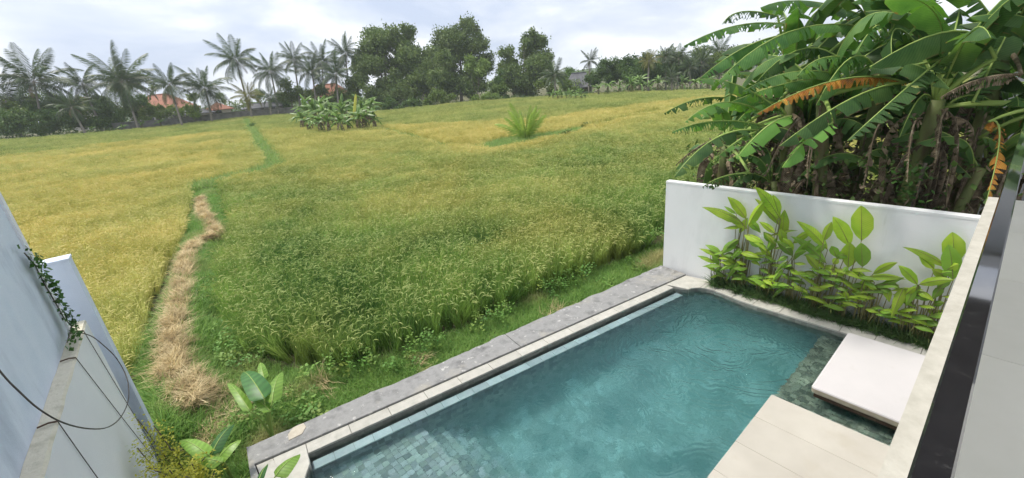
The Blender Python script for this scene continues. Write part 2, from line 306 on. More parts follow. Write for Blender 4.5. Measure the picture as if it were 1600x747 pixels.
# ---------------------------------------------------------------- water
def water_mat():
    m = bpy.data.materials.new('pool_water'); m.use_nodes = True; t = m.node_tree; t.nodes.clear(); N = t.nodes.new; L = t.links.new
    out = N('ShaderNodeOutputMaterial'); tr = N('ShaderNodeBsdfTransparent'); tr.inputs[0].default_value = (.97, .99, .99, 1)
    gl = N('ShaderNodeBsdfGlossy'); gl.inputs['Roughness'].default_value = .04; fr = N('ShaderNodeFresnel'); fr.inputs[0].default_value = 1.33
    g = N('ShaderNodeNewGeometry').outputs['Position']
    n1 = N('ShaderNodeTexNoise'); n1.inputs['Scale'].default_value = 1.6; n1.inputs['Detail'].default_value = 3; n1.inputs['Distortion'].default_value = 1.; L(g, n1.inputs[0])
    n2 = N('ShaderNodeTexNoise'); n2.inputs['Scale'].default_value = 9; n2.inputs['Detail'].default_value = 3; n2.inputs['Distortion'].default_value = 1.5; L(g, n2.inputs[0])
    # rings spreading from the inlet near the far end
    sub = N('ShaderNodeVectorMath'); sub.operation = 'SUBTRACT'; sub.inputs[1].default_value = (7.1, 2.7, -.1); L(g, sub.inputs[0])
    ln = N('ShaderNodeVectorMath'); ln.operation = 'LENGTH'; L(sub.outputs[0], ln.inputs[0])
    am = N('ShaderNodeMapRange'); am.inputs[1].default_value = .3; am.inputs[2].default_value = 4.2; am.inputs[3].default_value = 1; am.inputs[4].default_value = 0; L(ln.outputs['Value'], am.inputs[0])
    dz = N('ShaderNodeMath'); dz.operation = 'MULTIPLY_ADD'; dz.inputs[1].default_value = 1.1; L(n1.outputs[0], dz.inputs[0]); L(ln.outputs['Value'], dz.inputs[2])
    fq = N('ShaderNodeMath'); fq.operation = 'MULTIPLY'; fq.inputs[1].default_value = 34; L(dz.outputs[0], fq.inputs[0])
    sn = N('ShaderNodeMath'); sn.operation = 'SINE'; L(fq.outputs[0], sn.inputs[0])
    rg = N('ShaderNodeMath'); rg.operation = 'MULTIPLY'; L(sn.outputs[0], rg.inputs[0]); L(am.outputs[0], rg.inputs[1])
    a = N('ShaderNodeMath'); a.operation = 'MULTIPLY_ADD'; a.inputs[1].default_value = .16; L(n2.outputs[0], a.inputs[0]); L(n1.outputs[0], a.inputs[2])
    b = N('ShaderNodeMath'); b.operation = 'MULTIPLY_ADD'; b.inputs[1].default_value = .17; L(rg.outputs[0], b.inputs[0]); L(a.outputs[0], b.inputs[2])
    bm = N('ShaderNodeBump'); bm.inputs['Strength'].default_value = .55; bm.inputs['Distance'].default_value = .085; L(b.outputs[0], bm.inputs['Height'])
    L(bm.outputs[0], gl.inputs['Normal']); L(bm.outputs[0], fr.inputs['Normal'])
    rf = N('ShaderNodeBsdfRefraction'); rf.inputs['IOR'].default_value = 1.33; rf.inputs['Roughness'].default_value = 0; rf.inputs[0].default_value = (.97, .99, .99, 1); L(bm.outputs[0], rf.inputs['Normal'])
    ms = N('ShaderNodeMixShader'); L(fr.outputs[0], ms.inputs[0]); L(rf.outputs[0], ms.inputs[1]); L(gl.outputs[0], ms.inputs[2]); L(ms.outputs[0], out.inputs[0])
    va = N('ShaderNodeVolumeAbsorption'); va.inputs[0].default_value = (.22, .91, .93, 1); va.inputs[1].default_value = .4
    vs = N('ShaderNodeVolumeScatter'); vs.inputs[0].default_value = (.45, .96, .98, 1); vs.inputs[1].default_value = .30
    ad = N('ShaderNodeAddShader'); L(va.outputs[0], ad.inputs[0]); L(vs.outputs[0], ad.inputs[1]); L(ad.outputs[0], out.inputs[1])
    return m
water_m = water_mat()
def glass_mat():
    m = bpy.data.materials.new('clear_glass'); m.use_nodes = True; t = m.node_tree; t.nodes.clear(); N = t.nodes.new; L = t.links.new
    out = N('ShaderNodeOutputMaterial'); tr = N('ShaderNodeBsdfTransparent'); tr.inputs[0].default_value = (.9, .95, .93, 1); gl = N('ShaderNodeBsdfGlossy'); gl.inputs['Roughness'].default_value = .01
    fr = N('ShaderNodeFresnel'); fr.inputs[0].default_value = 1.5; ms = N('ShaderNodeMixShader'); L(fr.outputs[0], ms.inputs[0]); L(tr.outputs[0], ms.inputs[1]); L(gl.outputs[0], ms.inputs[2]); L(ms.outputs[0], out.inputs[0]); return m
glass_m = glass_mat()

# ================================================================= SETTING
# ground: one polar sheet out to the horizon
def in_property(x, y, g=.15):
    return (x > -1.4) & (x < 9.0) & (y < ys(x, -g)) & (y > -12)
radii = list(np.arange(.3, 13, .2)) + list(np.geomspace(13.2, 160, 70)) + list(np.geomspace(175, 3500, 16))
A = np.radians(np.arange(0, 360, 1.)); nA = len(A)
rr, aa = np.meshgrid(radii, A, indexing='ij'); X = rr*np.cos(aa); Y = rr*np.sin(aa); Z = tz(X, Y)
Z = np.where(in_property(X, Y), -2.4, Z)
gv = np.stack([X, Y, Z], -1).reshape(-1, 3).tolist(); gf = []
for i in range(len(radii)-1):
    for k in range(nA):
        k2 = (k+1) % nA; gf.append((i*nA+k, (i+1)*nA+k, (i+1)*nA+k2, i*nA+k2))
me = bpy.data.meshes.new('ground'); me.from_pydata(gv, [], gf); me.materials.append(soil); me.polygons.foreach_set('use_smooth', [True]*len(me.polygons))
tag(rawobj('ground', me), 'flat farmland soil under the rice reaching back to the tree line', 'ground', kind='structure')
# low forested rise on the horizon
hv = MB(); n = 70
for j, (rad, hh, a0, a1) in enumerate([(420, 17, 15, 60), (560, 9, 50, 125)]):
    vs = []; fs = []
    for i in range(n+1):
        a = R(a0+(a1-a0)*i/n); e_ = math.sin(PI*i/n)**.6
        h = hh*e_*(.85+.1*math.sin(i*.13+j)+.03*math.sin(i*.7)+.04*random.random())
        for k, (dr, f) in enumerate([(0, 0), (30, .6), (70, 1), (200, .7), (260, 0)]):
            vs.append(((rad+dr)*math.cos(a), (rad+dr)*math.sin(a), -1+h*f+random.random()*.8*f))
    for i in range(n):
        for k in range(4): b = i*5+k; fs.append((b, b+5, b+6, b+1))
    hv.add(vs, fs)
tag(hv.build('hills', hill_m), 'low wooded rise on the horizon behind the tree line', 'hill', kind='structure')

# verge soil strip between the slab and the rice, path bund of grass and straw
def ptsz(pix, h=0.): return [at(x, y, h) for x, y in pix]
bund_c = ptsz([(250, 700), (275, 620), (285, 560), (290, 500), (298, 440), (310, 400), (330, 360), (328, 330), (325, 303), (345, 290), (400, 282), (432, 268)])
bund_up = ptsz([(432, 268), (425, 250), (412, 235), (405, 222), (400, 212), (390, 200), (385, 190)])
def bund(name, pts, wd, hh, label):
    mb = MB(); pts = [np.array(p) for p in pts]; vs = []
    for i, p in enumerate(pts):
        t = pts[min(i+1, len(pts)-1)]-pts[max(i-1, 0)]; t[2] = 0; t /= np.linalg.norm(t); s = np.array([t[1], -t[0], 0]); w_ = wd[i] if hasattr(wd, '__len__') else wd
        for k in range(7):
            q = (k-3)/3; vs.append(p+s*q*w_+np.array([0, 0, hh*(1-q*q)**.7+.02*random.random()-.02]))
    fs = [(i*7+k, i*7+k+1, (i+1)*7+k+1, (i+1)*7+k) for i in range(len(pts)-1) for k in range(6)]
    mb.add(vs, fs); return tag(mb.build(name, verge_soil, smooth=True), label, 'path', kind='structure')
bund('field_path', bund_c, [.8]*8+[.9, .9, .9, .9], .28, 'raised earth path running between the rice plots')
bund('field_path', bund_up, .9, .25, 'far end of the raised earth path between golden plots')

# ---------------------------------------------------------------- scatter helper (stuff that nobody could count)
PROTO = bpy.data.collections.new('prototypes')
def scatter(name, protos, P, rot, scl, tone, jit, label, cat):
    """one object whose geometry nodes place clump meshes at its points"""
    n = len(P); me = bpy.data.meshes.new(name); me.vertices.add(n); me.vertices.foreach_set('co', np.asarray(P, float).ravel())
    for an, ty, d in (('rot', 'FLOAT_VECTOR', rot), ('scl', 'FLOAT_VECTOR', scl), ('tone', 'FLOAT', tone), ('jit', 'FLOAT', jit)):
        a = me.attributes.new(an, ty, 'POINT'); a.data.foreach_set('vector' if ty == 'FLOAT_VECTOR' else 'value', np.asarray(d, float).ravel())
    a = me.attributes.new('pick', 'INT', 'POINT'); a.data.foreach_set('value', RNG.integers(0, len(protos), n).astype(int))
    o = rawobj(name, me); g = bpy.data.node_groups.new('scatter_'+name, 'GeometryNodeTree')
    g.interface.new_socket('Geometry', in_out='INPUT', socket_type='NodeSocketGeometry'); g.interface.new_socket('Geometry', in_out='OUTPUT', socket_type='NodeSocketGeometry')
    N = g.nodes.new; L = g.links.new; gi = N('NodeGroupInput'); go = N('NodeGroupOutput')
    iop = N('GeometryNodeInstanceOnPoints'); jn = N('GeometryNodeGeometryToInstance')
    for q in reversed(protos):
        oi = N('GeometryNodeObjectInfo'); oi.inputs[0].default_value = q; oi.inputs[1].default_value = True; L(oi.outputs['Geometry'], jn.inputs[0])
    iop.inputs['Pick Instance'].default_value = True
    def na(nm, ty):
        q = N('GeometryNodeInputNamedAttribute'); q.data_type = ty; q.inputs[0].default_value = nm; return q.outputs[0]
    e2r = N('FunctionNodeEulerToRotation'); L(na('rot', 'FLOAT_VECTOR'), e2r.inputs[0])
    L(gi.outputs[0], iop.inputs['Points']); L(jn.outputs[0], iop.inputs['Instance']); L(na('pick', 'INT'), iop.inputs['Instance Index']); L(e2r.outputs[0], iop.inputs['Rotation']); L(na('scl', 'FLOAT_VECTOR'), iop.inputs['Scale'])
    L(iop.outputs[0], go.inputs[0])
    md = o.modifiers.new('scatter', 'NODES'); md.node_group = g
    return tag(o, label, cat, kind='stuff')
def proto(name, mb, mats):
    return bpy.data.objects.new(name, mb.mesh(name, mats))   # never linked to the scene: only a source
def blade(mb, base, az, lean, L_, wd, droop, mi=0, seg=3):
    d = np.array([math.cos(az), math.sin(az), 0]); s = np.array([-d[1], d[0], 0]); vs = []; p = np.array(base, float); th = lean
    for i in range(seg+1):
        w_ = wd*(1-(i/seg)**1.6)*.5+.0006; vs += [p-s*w_, p+s*w_]
        p = p+(d*math.sin(th)+np.array([0, 0, math.cos(th)]))*L_/seg; th += droop/seg
    mb.add(vs, [(2*i, 2*i+1, 2*i+3, 2*i+2) for i in range(seg)], mi); return vs[-1]
def rice_clump(rg, near, far=False):
    mb = MB(); nb = 36 if near else 46; sp = .075 if near else (.20 if far else .12)
    for k in range(nb):
        a = rg.uniform(0, 2*PI); r = sp*math.sqrt(rg.random()); blade(mb, (r*math.cos(a), r*math.sin(a), 0), rg.uniform(0, 2*PI), rg.uniform(.03, .28), rg.uniform(.55, .98), .014 if near else (.03 if far else .02), rg.uniform(.15, 1.0), 0, 3 if near else 2)
    for k in range(6 if near else 10):
        a = rg.uniform(0, 2*PI); r = sp*math.sqrt(rg.random()); az = rg.uniform(0, 2*PI); ln = rg.uniform(.1, .35)
        h = rg.uniform(.6, .8); b = np.array([r*math.cos(a), r*math.sin(a), 0])+h*np.array([math.sin(ln)*math.cos(az), math.sin(ln)*math.sin(az), math.cos(ln)])
        d = np.array([math.cos(az), math.sin(az), 0]); pts = [b]; th = .5
        for i in range(3): th += .5; pts.append(pts[-1]+.06*(d*math.sin(th)+np.array([0, 0, math.cos(th)])))
        mb.tube(pts, [.003, .0085, .0085, .002] if near else ([.006, .016, .016, .005] if far else [.004, .011, .011, .004]), 3, 1, caps=False)
    return mb
rgp = random.Random(3)
rice_near = [proto('rice_tuft', rice_clump(rgp, True), [rice_blade, rice_ear]) for i in range(6)]
rice_mid = [proto('rice_tuft_mid', rice_clump(rgp, False), [rice_blade, rice_ear]) for i in range(6)]
rice_far = [proto('rice_tuft_far', rice_clump(rgp, False, True), [rice_blade, rice_ear]) for i in range(6)]
def grass_tuft(rg, nb, L0, L1, wd, lean=(.1, .9)):
    mb = MB()
    for k in range(nb):
        a = rg.uniform(0, 2*PI); r = rg.uniform(0, .05); blade(mb, (r*math.cos(a), r*math.sin(a), 0), rg.uniform(0, 2*PI), rg.uniform(*lean), rg.uniform(L0, L1), wd, rg.uniform(.3, 1.4), 0, 3)
    return mb
grass_t = [proto('grass_tuft', grass_tuft(rgp, 22, .12, .30, .011), [grass_blade]) for i in range(5)]
bed_t = [proto('bed_grass_tuft', grass_tuft(rgp, 26, .12, .26, .008, (.2, 1.1)), [bed_blade]) for i in range(4)]
def weed(rg):
    mb = MB()
    for k in range(13):
        a = rg.uniform(0, 2*PI); r = rg.uniform(.02, .14); h = rg.uniform(.05, .3); d = np.array([math.cos(a), math.sin(a), 0]); s = np.array([-d[1], d[0], 0]); b = d*r+np.array([0, 0, h]); w_ = rg.uniform(.025, .045)
        dr = rg.uniform(-.4, .5); t = d*math.cos(dr)+np.array([0, 0, math.sin(dr)])
        mb.add([b, b+t*w_+s*w_*.8, b+t*w_*2.3, b+t*w_-s*w_*.8], [(0, 1, 2, 3)], 0)
        mb.add([d*0, s*.004, b+s*.004, b], [(0, 1, 2, 3)], 0)
    return mb
weed_t = [proto('weed_clump', weed(rgp), [weed_leaf]) for i in range(4)]
def straw_bunch(rg):
    mb = MB()
    for k in range(26):
        a = rg.uniform(-.6, .6)+(PI if rg.random() < .5 else 0); b = np.array([rg.uniform(-.15, .15), rg.uniform(-.15, .15), rg.uniform(0, .07)])
        blade(mb, b, a, rg.uniform(1.0, 1.6), rg.uniform(.15, .42), .009, rg.uniform(-.1, .7), 0, 2)
    return mb
straw_t = [proto('straw_bunch', straw_bunch(rgp), [straw_m]) for i in range(5)]

def inpoly(px, py, poly):
    n = len(poly); ins = np.zeros(len(px), bool); j = n-1
    for i in range(n):
        xi, yi = poly[i]; xj, yj = poly[j]; c = ((yi > py) != (yj > py)) & (px < (xj-xi)*(py-yi)/(yj-yi+1e-12)+xi); ins ^= c; j = i
    return ins
def noise2(x, y, s, seed=0):
    """cheap smooth value noise 0..1"""
    rg = np.random.default_rng(seed); T = rg.random((64, 64)); u = x/s; v = y/s; i = np.floor(u).astype(int); j = np.floor(v).astype(int); fu = u-i; fv = v-j; fu = fu*fu*(3-2*fu); fv = fv*fv*(3-2*fv)
    g = lambda a, b: T[a % 64, b % 64]
    return (g(i, j)*(1-fu)+g(i+1, j)*fu)*(1-fv)+(g(i, j+1)*(1-fu)+g(i+1, j+1)*fu)*fv
def seg_dist(x, y, pts):
    d = np.full(len(x), 1e9); tt = np.zeros(len(x))
    for i in range(len(pts)-1):
        a = np.array(pts[i][:2]); b = np.array(pts[i+1][:2]); ab = b-a; t = np.clip(((x-a[0])*ab[0]+(y-a[1])*ab[1])/(ab@ab), 0, 1); q = np.hypot(x-a[0]-t*ab[0], y-a[1]-t*ab[1])
        tt = np.where(q < d, i+t, tt); d = np.minimum(d, q)
    return d, tt

# plots on the ground: outlines are ground points
def ground_poly(pix): return [tuple(at(x, y)[:2]) for x, y in pix]
def ring(r0_, r1_, sp, a0=-22, a1=112):
    n = int(2*r1_/sp)+2; g = (np.arange(n)-n/2)*sp; X, Y = np.meshgrid(g, g); X = X.ravel()+RNG.uniform(-.3, .3, X.size)*sp; Y = Y.ravel()+RNG.uniform(-.3, .3, Y.size)*sp; X, Y = X*.94-Y*.34, X*.34+Y*.94
    r = np.hypot(X, Y); a = np.degrees(np.arctan2(Y, X)); k = (r >= r0_) & (r < r1_) & (a > a0) & (a < a1); X, Y = X[k], Y[k]
    ra = np.interp(np.degrees(np.arctan2(Y, X)), BA, BR); k = np.hypot(X, Y) < ra; return X[k], Y[k]
# young palm clearing, weeds and bunds inside the field
line_cross = ptsz([(-40, 337), (120, 322), (230, 304), (301, 293), (330, 300)])
line_mid = ptsz([(600, 206), (640, 218), (700, 236), (760, 240), (838, 226), (900, 210), (1000, 185), (1060, 172), (1120, 160)])
line_far = ptsz([(850, 185), (930, 172), (1040, 156), (1110, 150)])
line_b = ptsz([(440, 235), (500, 225), (600, 212)])
line_c = ptsz([(0, 240), (130, 222), (255, 203), (300, 200), (390, 196)])
clear_palm = ground_poly([(745, 238), (775, 228), (820, 219), (860, 216), (905, 207), (912, 214), (870, 228), (820, 236), (770, 243)])
verge_edge = [tuple(p[:2]) for p in ptsz([(1060, 372), (1035, 385), (960, 415), (900, 440), (830, 470), (760, 505), (700, 530), (600, 570), (520, 582), (450, 582), (390, 560), (350, 500), (345, 440), (355, 400), (372, 360), (352, 330), (350, 300)])]
verge_poly = verge_edge + [tuple(at(300, 300)[:2]), tuple(at(270, 480)[:2]), tuple(at(215, 590)[:2]), (-1.3, 8.4), (-1.3, 3.), (11.5, 3.), (11.5, 5.)]
right_clear = [(9.4, -14), (9.4, 5.9), (12.2, 7.6), (14.5, 6.2), (15.5, 2), (17, -14)]
lu_clear = [(-1.3, -3), (-1.3, 8.6), (-3.2, 8.6), (-9, 8.6), (-9, -3)]
fp = dict(yellow_left=ground_poly([(-80, 345), (120, 326), (240, 307), (298, 297), (303, 330), (275, 400), (262, 480), (250, 540), (215, 590), (60, 420), (-80, 380)]))
fields = {k: [] for k in ('near', 'mid', 'far')}
for nm, r0_, r1_, sp, sc in (('near', 6, 22, .215, 1.), ('mid', 22, 50, .26, 1.), ('far', 50, 150, .40, 1.)):
    x, y = ring(r0_, r1_, sp)
    wx_ = x+2.2*(noise2(x, y, 1.6, 91)-.5); wy_ = y+2.2*(noise2(x, y, 1.6, 92)-.5); keep = ~inpoly(x, y, verge_poly) & ~inpoly(x, y, right_clear) & ~inpoly(x, y, lu_clear) & ~((x > -1.4) & (x < 9.3) & (y < ys(x)+.3)) & ~inpoly(wx_, wy_, clear_palm)
    db, tb = seg_dist(x, y, bund_c); du, _ = seg_dist(x, y, bund_up)
    keep &= (db > np.where(tb < 8, .85, 1.35)) & (du > .75)
    for ln, wd in ((line_cross, .28), (line_mid, .6), (line_far, .45), (line_c, .3)):
        d, _ = seg_dist(x, y, ln); keep &= d > wd*(.6+.8*noise2(x, y, 3, 5))
    x, y = x[keep], y[keep]; z = tz(x, y); P = np.stack([x, y, z], -1)
    px, py, _ = project(P+np.array([0, 0, .7]))
    # ripeness per plot
    n_s = noise2(x, y, 1.1, 1); n_m = noise2(x, y, 4.5, 2); n_l = noise2(x, y, 13, 3)
    r = np.hypot(x, y); tone = .62+.3*(n_l-.5)+.25*(n_m-.5)
    left_of = (x < np.interp(y, [p[1] for p in bund_c], [p[0] for p in bund_c])) & (y < bund_c[-1][1]+2)
    mid_y = np.interp(px, [0]+[q for q in (600, 640, 700, 760, 838, 900, 1000, 1060, 1120)]+[1600], [-9]+[206, 214, 230, 236, 226, 210, 185, 172, 160]+[150])
    centre_near = (px > 300) & (py > np.interp(px, [330, 440, 560, 640, 760, 838, 1120], [290, 262, 240, 236, 244, 232, 165])) & ~left_of
    grad = np.clip((py-230)/(470-230), 0, 1)
    brown = np.exp(-(((px-690)/170)**2+((py-285)/45)**2)); tone = np.where(centre_near, .40-.42*grad**.6+.6*(n_m-.5)+.4*(n_s-.5)+.25*brown, tone)
    tone = np.where((px < 345) & ~centre_near, .80+.45*(n_m-.5)+.3*(n_s-.5)-.22*np.clip((py-400)/200, 0, 1), tone)
    far_green = (py < np.interp(px, [0, 255, 390, 600, 700, 850, 930, 1110], [245, 214, 203, 196, 191, 186, 171, 150]))
    tone = np.where(far_green, .34+.3*(n_m-.5), tone)
    golden = (py < mid_y) & ~far_green & (px > 600); tone = np.where(golden, .86+.2*(n_m-.5), tone)
    tone = np.clip(tone, 0, 1)
    jit = np.clip(RNG.random(len(x))*.8+noise2(x, y, 2.6, 61)*.6-.2+.25*(noise2(x, y, .8, 62)-.5), 0, 1)
    hs = (.62+.32*noise2(x, y, 2.2, 8)+.30*noise2(x, y, .6, 9)+.22*RNG.random(len(x)))*np.where(left_of, .95, 1.)
    rot = np.stack([RNG.normal(0, .13, len(x))+.3*(noise2(x, y, 1.3, 71)-.5), RNG.normal(0, .13, len(x))+.3*(noise2(x, y, 1.3, 72)-.5), RNG.uniform(0, 6.28, len(x))], -1)
    sxy = sc*RNG.uniform(.9, 1.15, len(x)); scl = np.stack([sxy, sxy, hs*(1 if sc < 1.3 else 1.0)], -1)
    fields[nm].append((P, rot, scl, tone, jit, left_of))
def cat_rows(rows, sel=None): return [np.concatenate([r[i] for r in rows]) for i in range(6)]
q = cat_rows(fields['near']); k = q[5]
scatter('rice_crop', rice_near, *[a[k] for a in q[:5]], 'ripening golden rice beside the blue neighbour wall, near corner plot', 'rice')
scatter('rice_crop', rice_near, *[a[~k] for a in q[:5]], 'green rice with pale ears filling the plot beside the pool', 'rice')
q = cat_rows(fields['mid']); scatter('rice_crop', rice_mid, *q[:5], 'golden rice around the young coconut palm and banana clump', 'rice')
q = cat_rows(fields['far']); scatter('rice_crop', rice_far, *q[:5], 'far rice turning yellow below the line of palms', 'rice')

# grass, weeds, straw on the verge and the path
def poly_pts(x0, x1, y0, y1, sp):
    g = np.meshgrid(np.arange(x0, x1, sp), np.arange(y0, y1, sp)); x = g[0].ravel(); y = g[1].ravel(); return x+RNG.uniform(-.5, .5, x.size)*sp, y+RNG.uniform(-.5, .5, y.size)*sp
x, y = poly_pts(-1.6, 12.5, 5, 34, .09)
k = inpoly(x, y, verge_poly) & ~((x > -.45) & (x < 9.25) & (y < ys(x)+.03)) & ~((x < -1.32) & (y < 8.5)) & ~((x > 9.1) & (x < 9.5) & (y < 5.5)) & ~((x <= -.3) & (y < 5.2))
bare = noise2(x, y, 1.1, 21) > .92; k &= ~bare | (RNG.random(len(x)) < .25)
straw_line = ptsz([(318, 322), (322, 345), (345, 382), (310, 395), (296, 430), (292, 470), (286, 520), (280, 570), (282, 610), (325, 655), (300, 640)])
sdist, stt = seg_dist(x, y, straw_line); k &= (sdist > .2) | (RNG.random(len(x)) < .4)
x, y = x[k], y[k]; db, tb = seg_dist(x, y, bund_c)
z = tz(x, y)+np.where((db < .8), .26*(1-(db/.8)**2), 0)
n = len(x); dryn = noise2(x, y, .9, 31); tone = np.clip((dryn-.66)*2.4, 0, .8); tone = np.where(db < 1.3, tone*.4, tone)
h = .7+.65*noise2(x, y, .7, 12)+.5*(db < 1.5)*noise2(x, y, .5, 13)+.15*(db < 1.5)
scatter('verge_grass', grass_t, np.stack([x, y, z-.02], -1), np.stack([RNG.normal(0, .15, n), RNG.normal(0, .15, n), RNG.uniform(0, 6.28, n)], -1), np.stack([h*1.15, h*1.15, h], -1), tone, RNG.random(n), 'bright green grass on the verge and the path beside the rice', 'grass')
# tall grass along the upper path, weeds by palm clearing, plot lines
rows = []
for ln, wd, sp, hh in ((bund_up, 1.1, .17, 3.0), (bund_c[8:], 1.25, .16, 3.1), (line_mid, .75, .22, 2.4), (line_cross, .35, .2, 1.4), (line_far, .6, .4, 2.), (line_c, .5, .4, 1.7)):
    for i in range(len(ln)-1):
        a, b = np.array(ln[i]), np.array(ln[i+1]); m = int(np.linalg.norm((b-a)[:2])*2*wd/sp**2)+1; t = RNG.random(m); d = (b-a)[:2]/np.linalg.norm((b-a)[:2]); o_ = RNG.uniform(-wd, wd, m)
        xx = a[0]+(b-a)[0]*t-d[1]*o_; yy = a[1]+(b-a)[1]*t+d[0]*o_; rows.append(np.stack([xx, yy, np.full(m, hh)], -1))
gx = np.array(clear_palm); m = 7000; xx = RNG.uniform(gx[:, 0].min(), gx[:, 0].max(), m); yy = RNG.uniform(gx[:, 1].min(), gx[:, 1].max(), m); k = inpoly(xx, yy, clear_palm); rows.append(np.stack([xx[k], yy[k], np.full(k.sum(), 2.7)], -1))
q = np.concatenate(rows); n = len(q); P = np.stack([q[:, 0], q[:, 1], tz(q[:, 0], q[:, 1])], -1); s_ = q[:, 2]*RNG.uniform(.7, 1.2, n)
scatter('ridge_grass', grass_t, P, np.stack([RNG.normal(0, .15, n), RNG.normal(0, .15, n), RNG.uniform(0, 6.28, n)], -1), np.stack([s_*1.1, s_*1.1, s_], -1), np.clip(RNG.normal(.12, .2, n), 0, 1), RNG.random(n), 'long green grass on the narrow ridges between the rice plots', 'grass')
# weeds at the rice edge
x, y = poly_pts(-1, 12, 5.5, 16, .16); d, _ = seg_dist(x, y, verge_edge); nn = noise2(x, y, 1.0, 41)
k = (d < .5) & (nn > .55) & (y > ys(x)+.5); k |= (noise2(x, y, .8, 51) > .80) & inpoly(x, y, verge_poly) & (y > ys(x)+.12) & (y < 12) & (x > -1.1)
k &= ~((x < -1.2) | ((x > 9.1) & (y < 5.5))); x, y = x[k], y[k]; n = len(x); s_ = RNG.uniform(.5, 1.1, n); dd, _ = seg_dist(x, y, verge_edge); ze = np.where(dd < .7, RNG.uniform(0, .35, n), 0)
scatter('weeds', weed_t, np.stack([x, y, tz(x, y)+ze], -1), np.stack([RNG.normal(0, .2, n), RNG.normal(0, .2, n), RNG.uniform(0, 6.28, n)], -1), np.stack([s_, s_, s_], -1), np.clip(RNG.normal(.1, .2, n), 0, 1), RNG.random(n), 'broad leaved weeds creeping along the edge of the rice', 'weeds')
# straw heaps on the path
rows = []
for i in range(len(straw_line)-2):
    a, b = straw_line[i], straw_line[i+1]; m = int(np.linalg.norm((b-a)[:2])*80)+10; t = RNG.random(m); wv = np.interp(i, [0, 2, 4, 8, 9], [.18, .27, .25, .33, .34])
    ab = (b-a)[:2]; d = ab/np.linalg.norm(ab); o_ = RNG.normal(0, .5, m).clip(-1, 1); xx = a[0]+ab[0]*t-d[1]*o_*wv; yy = a[1]+ab[1]*t+d[0]*o_*wv
    zz = tz(xx, yy)+.20+.34*(1-o_**2)*(.6+.6*noise2(xx, yy, .5, 4))*RNG.uniform(.6, 1, m); rows.append(np.stack([xx, yy, zz, np.full(m, math.atan2(d[1], d[0]))], -1))
for (cx_, cy_, rd_, m) in [(-.62, 8.9, .4, 60), (-.2, 8.35, .3, 12), (1.0, 8.0, .4, 6), (2.8, 7.2, .35, 4), (6.3, 6.6, .4, 5), (-.75, 8.0, .3, 30)]:
    a_ = RNG.uniform(0, 6.28, m); r_ = rd_*np.sqrt(RNG.random(m)); xx = cx_+r_*np.cos(a_); yy = cy_+r_*np.sin(a_); rows.append(np.stack([xx, yy, tz(xx, yy)+.08*RNG.random(m)+.04, a_], -1))
q = np.concatenate(rows); n = len(q)
scatter('straw', straw_t, q[:, :3], np.stack([RNG.normal(0, .25, n), RNG.normal(0, .25, n), q[:, 3]+RNG.normal(0, .8, n)], -1), np.full((n, 3), 1.)*RNG.uniform(.7, 1.15, n)[:, None], np.zeros(n), RNG.random(n), 'dry pale straw heaped along the path between plots', 'straw')
mb = MB(); core = straw_line[:-2]; vs = []
for i, p in enumerate(core):
    t = (core[min(i+1, len(core)-1)]-core[max(i-1, 0)])[:2]; t = t/np.linalg.norm(t); s = np.array([t[1], -t[0]])
    for k in range(7):
        u = (k-3)/3; vs.append((p[0]+s[0]*u*.2, p[1]+s[1]*u*.2, p[2]+.06+.32*(1-u*u)+random.uniform(-.03, .03)))
mb.add(vs, [(i*7+k, i*7+k+1, (i+1)*7+k+1, (i+1)*7+k) for i in range(len(core)-1) for k in range(6)])
tag(mb.build('straw_heap', straw_m, smooth=True), 'matted core of the long straw heap on the path', 'straw', kind='stuff')

# ================================================================= POOL AND TERRACE
WL = -.10
def spt(x, off): return np.array([x, ys(x)]) - SKN*off     # point on the oblique side, off metres in from the slab's outer edge
# grey cement slab, two casts with a joint at x = 4.35
slab = empty('cement_slab', (4.5, 5.9, 0), 'rough grey cement strip between the grass and the pool coping', 'slab')
def gin(x): return .415 + (x+.2)*.0325                    # its width grows towards the white wall
def slab_piece(x0, x1, extra_corner=False):
    mb = MB(); n = int((x1-x0)/.06); outer = [spt(x0+(x1-x0)*i/n, -.02+.07*(noise2(np.array([x0+(x1-x0)*i/n]), np.array([3.]), .35, 77)[0]-.5)+.04*(noise2(np.array([x0+(x1-x0)*i/n]), np.array([3.]), .09, 78)[0]-.5)) for i in range(n+1)]
    inner = [spt(x, gin(x)) for x in (x1, x0)]; poly = outer[::-1] + inner[::-1]
    if extra_corner: poly = outer[::-1] + [np.array([-.42, 4.6]), np.array([-.19, 4.6])] + [spt(-.17, gin(-.17))] + [inner[0]]
    poly = [tuple(p) for p in poly]
    mb.prism(poly, -.75, .028, 0, .008); return mb
slab_piece(-.26, 4.34, True).build('slab_piece', grey_cement, slab); slab_piece(4.352, 9.165).build('slab_piece', grey_cement, slab)
mb = MB(); c = spt(.42, .12); mb.prism([(c[0]-.14, c[1]-.12), (c[0]+.05, c[1]-.13), (c[0]+.14, c[1]-.02), (c[0]+.13, c[1]+.1), (c[0]-.02, c[1]+.12), (c[0]-.12, c[1]+.02)], .028, .038, 0, .004)
o = mb.build('mortar_patch', mat('mortar', [(.42, .37, .3), (.5, .46, .38)], .9, 12, bump=.3), slab); o['label'] = 'pale mortar patch'

pool = empty('swimming_pool', (4.4, 3.5, 0), 'long green tiled swimming pool with pale stone coping beside the rice', 'pool')
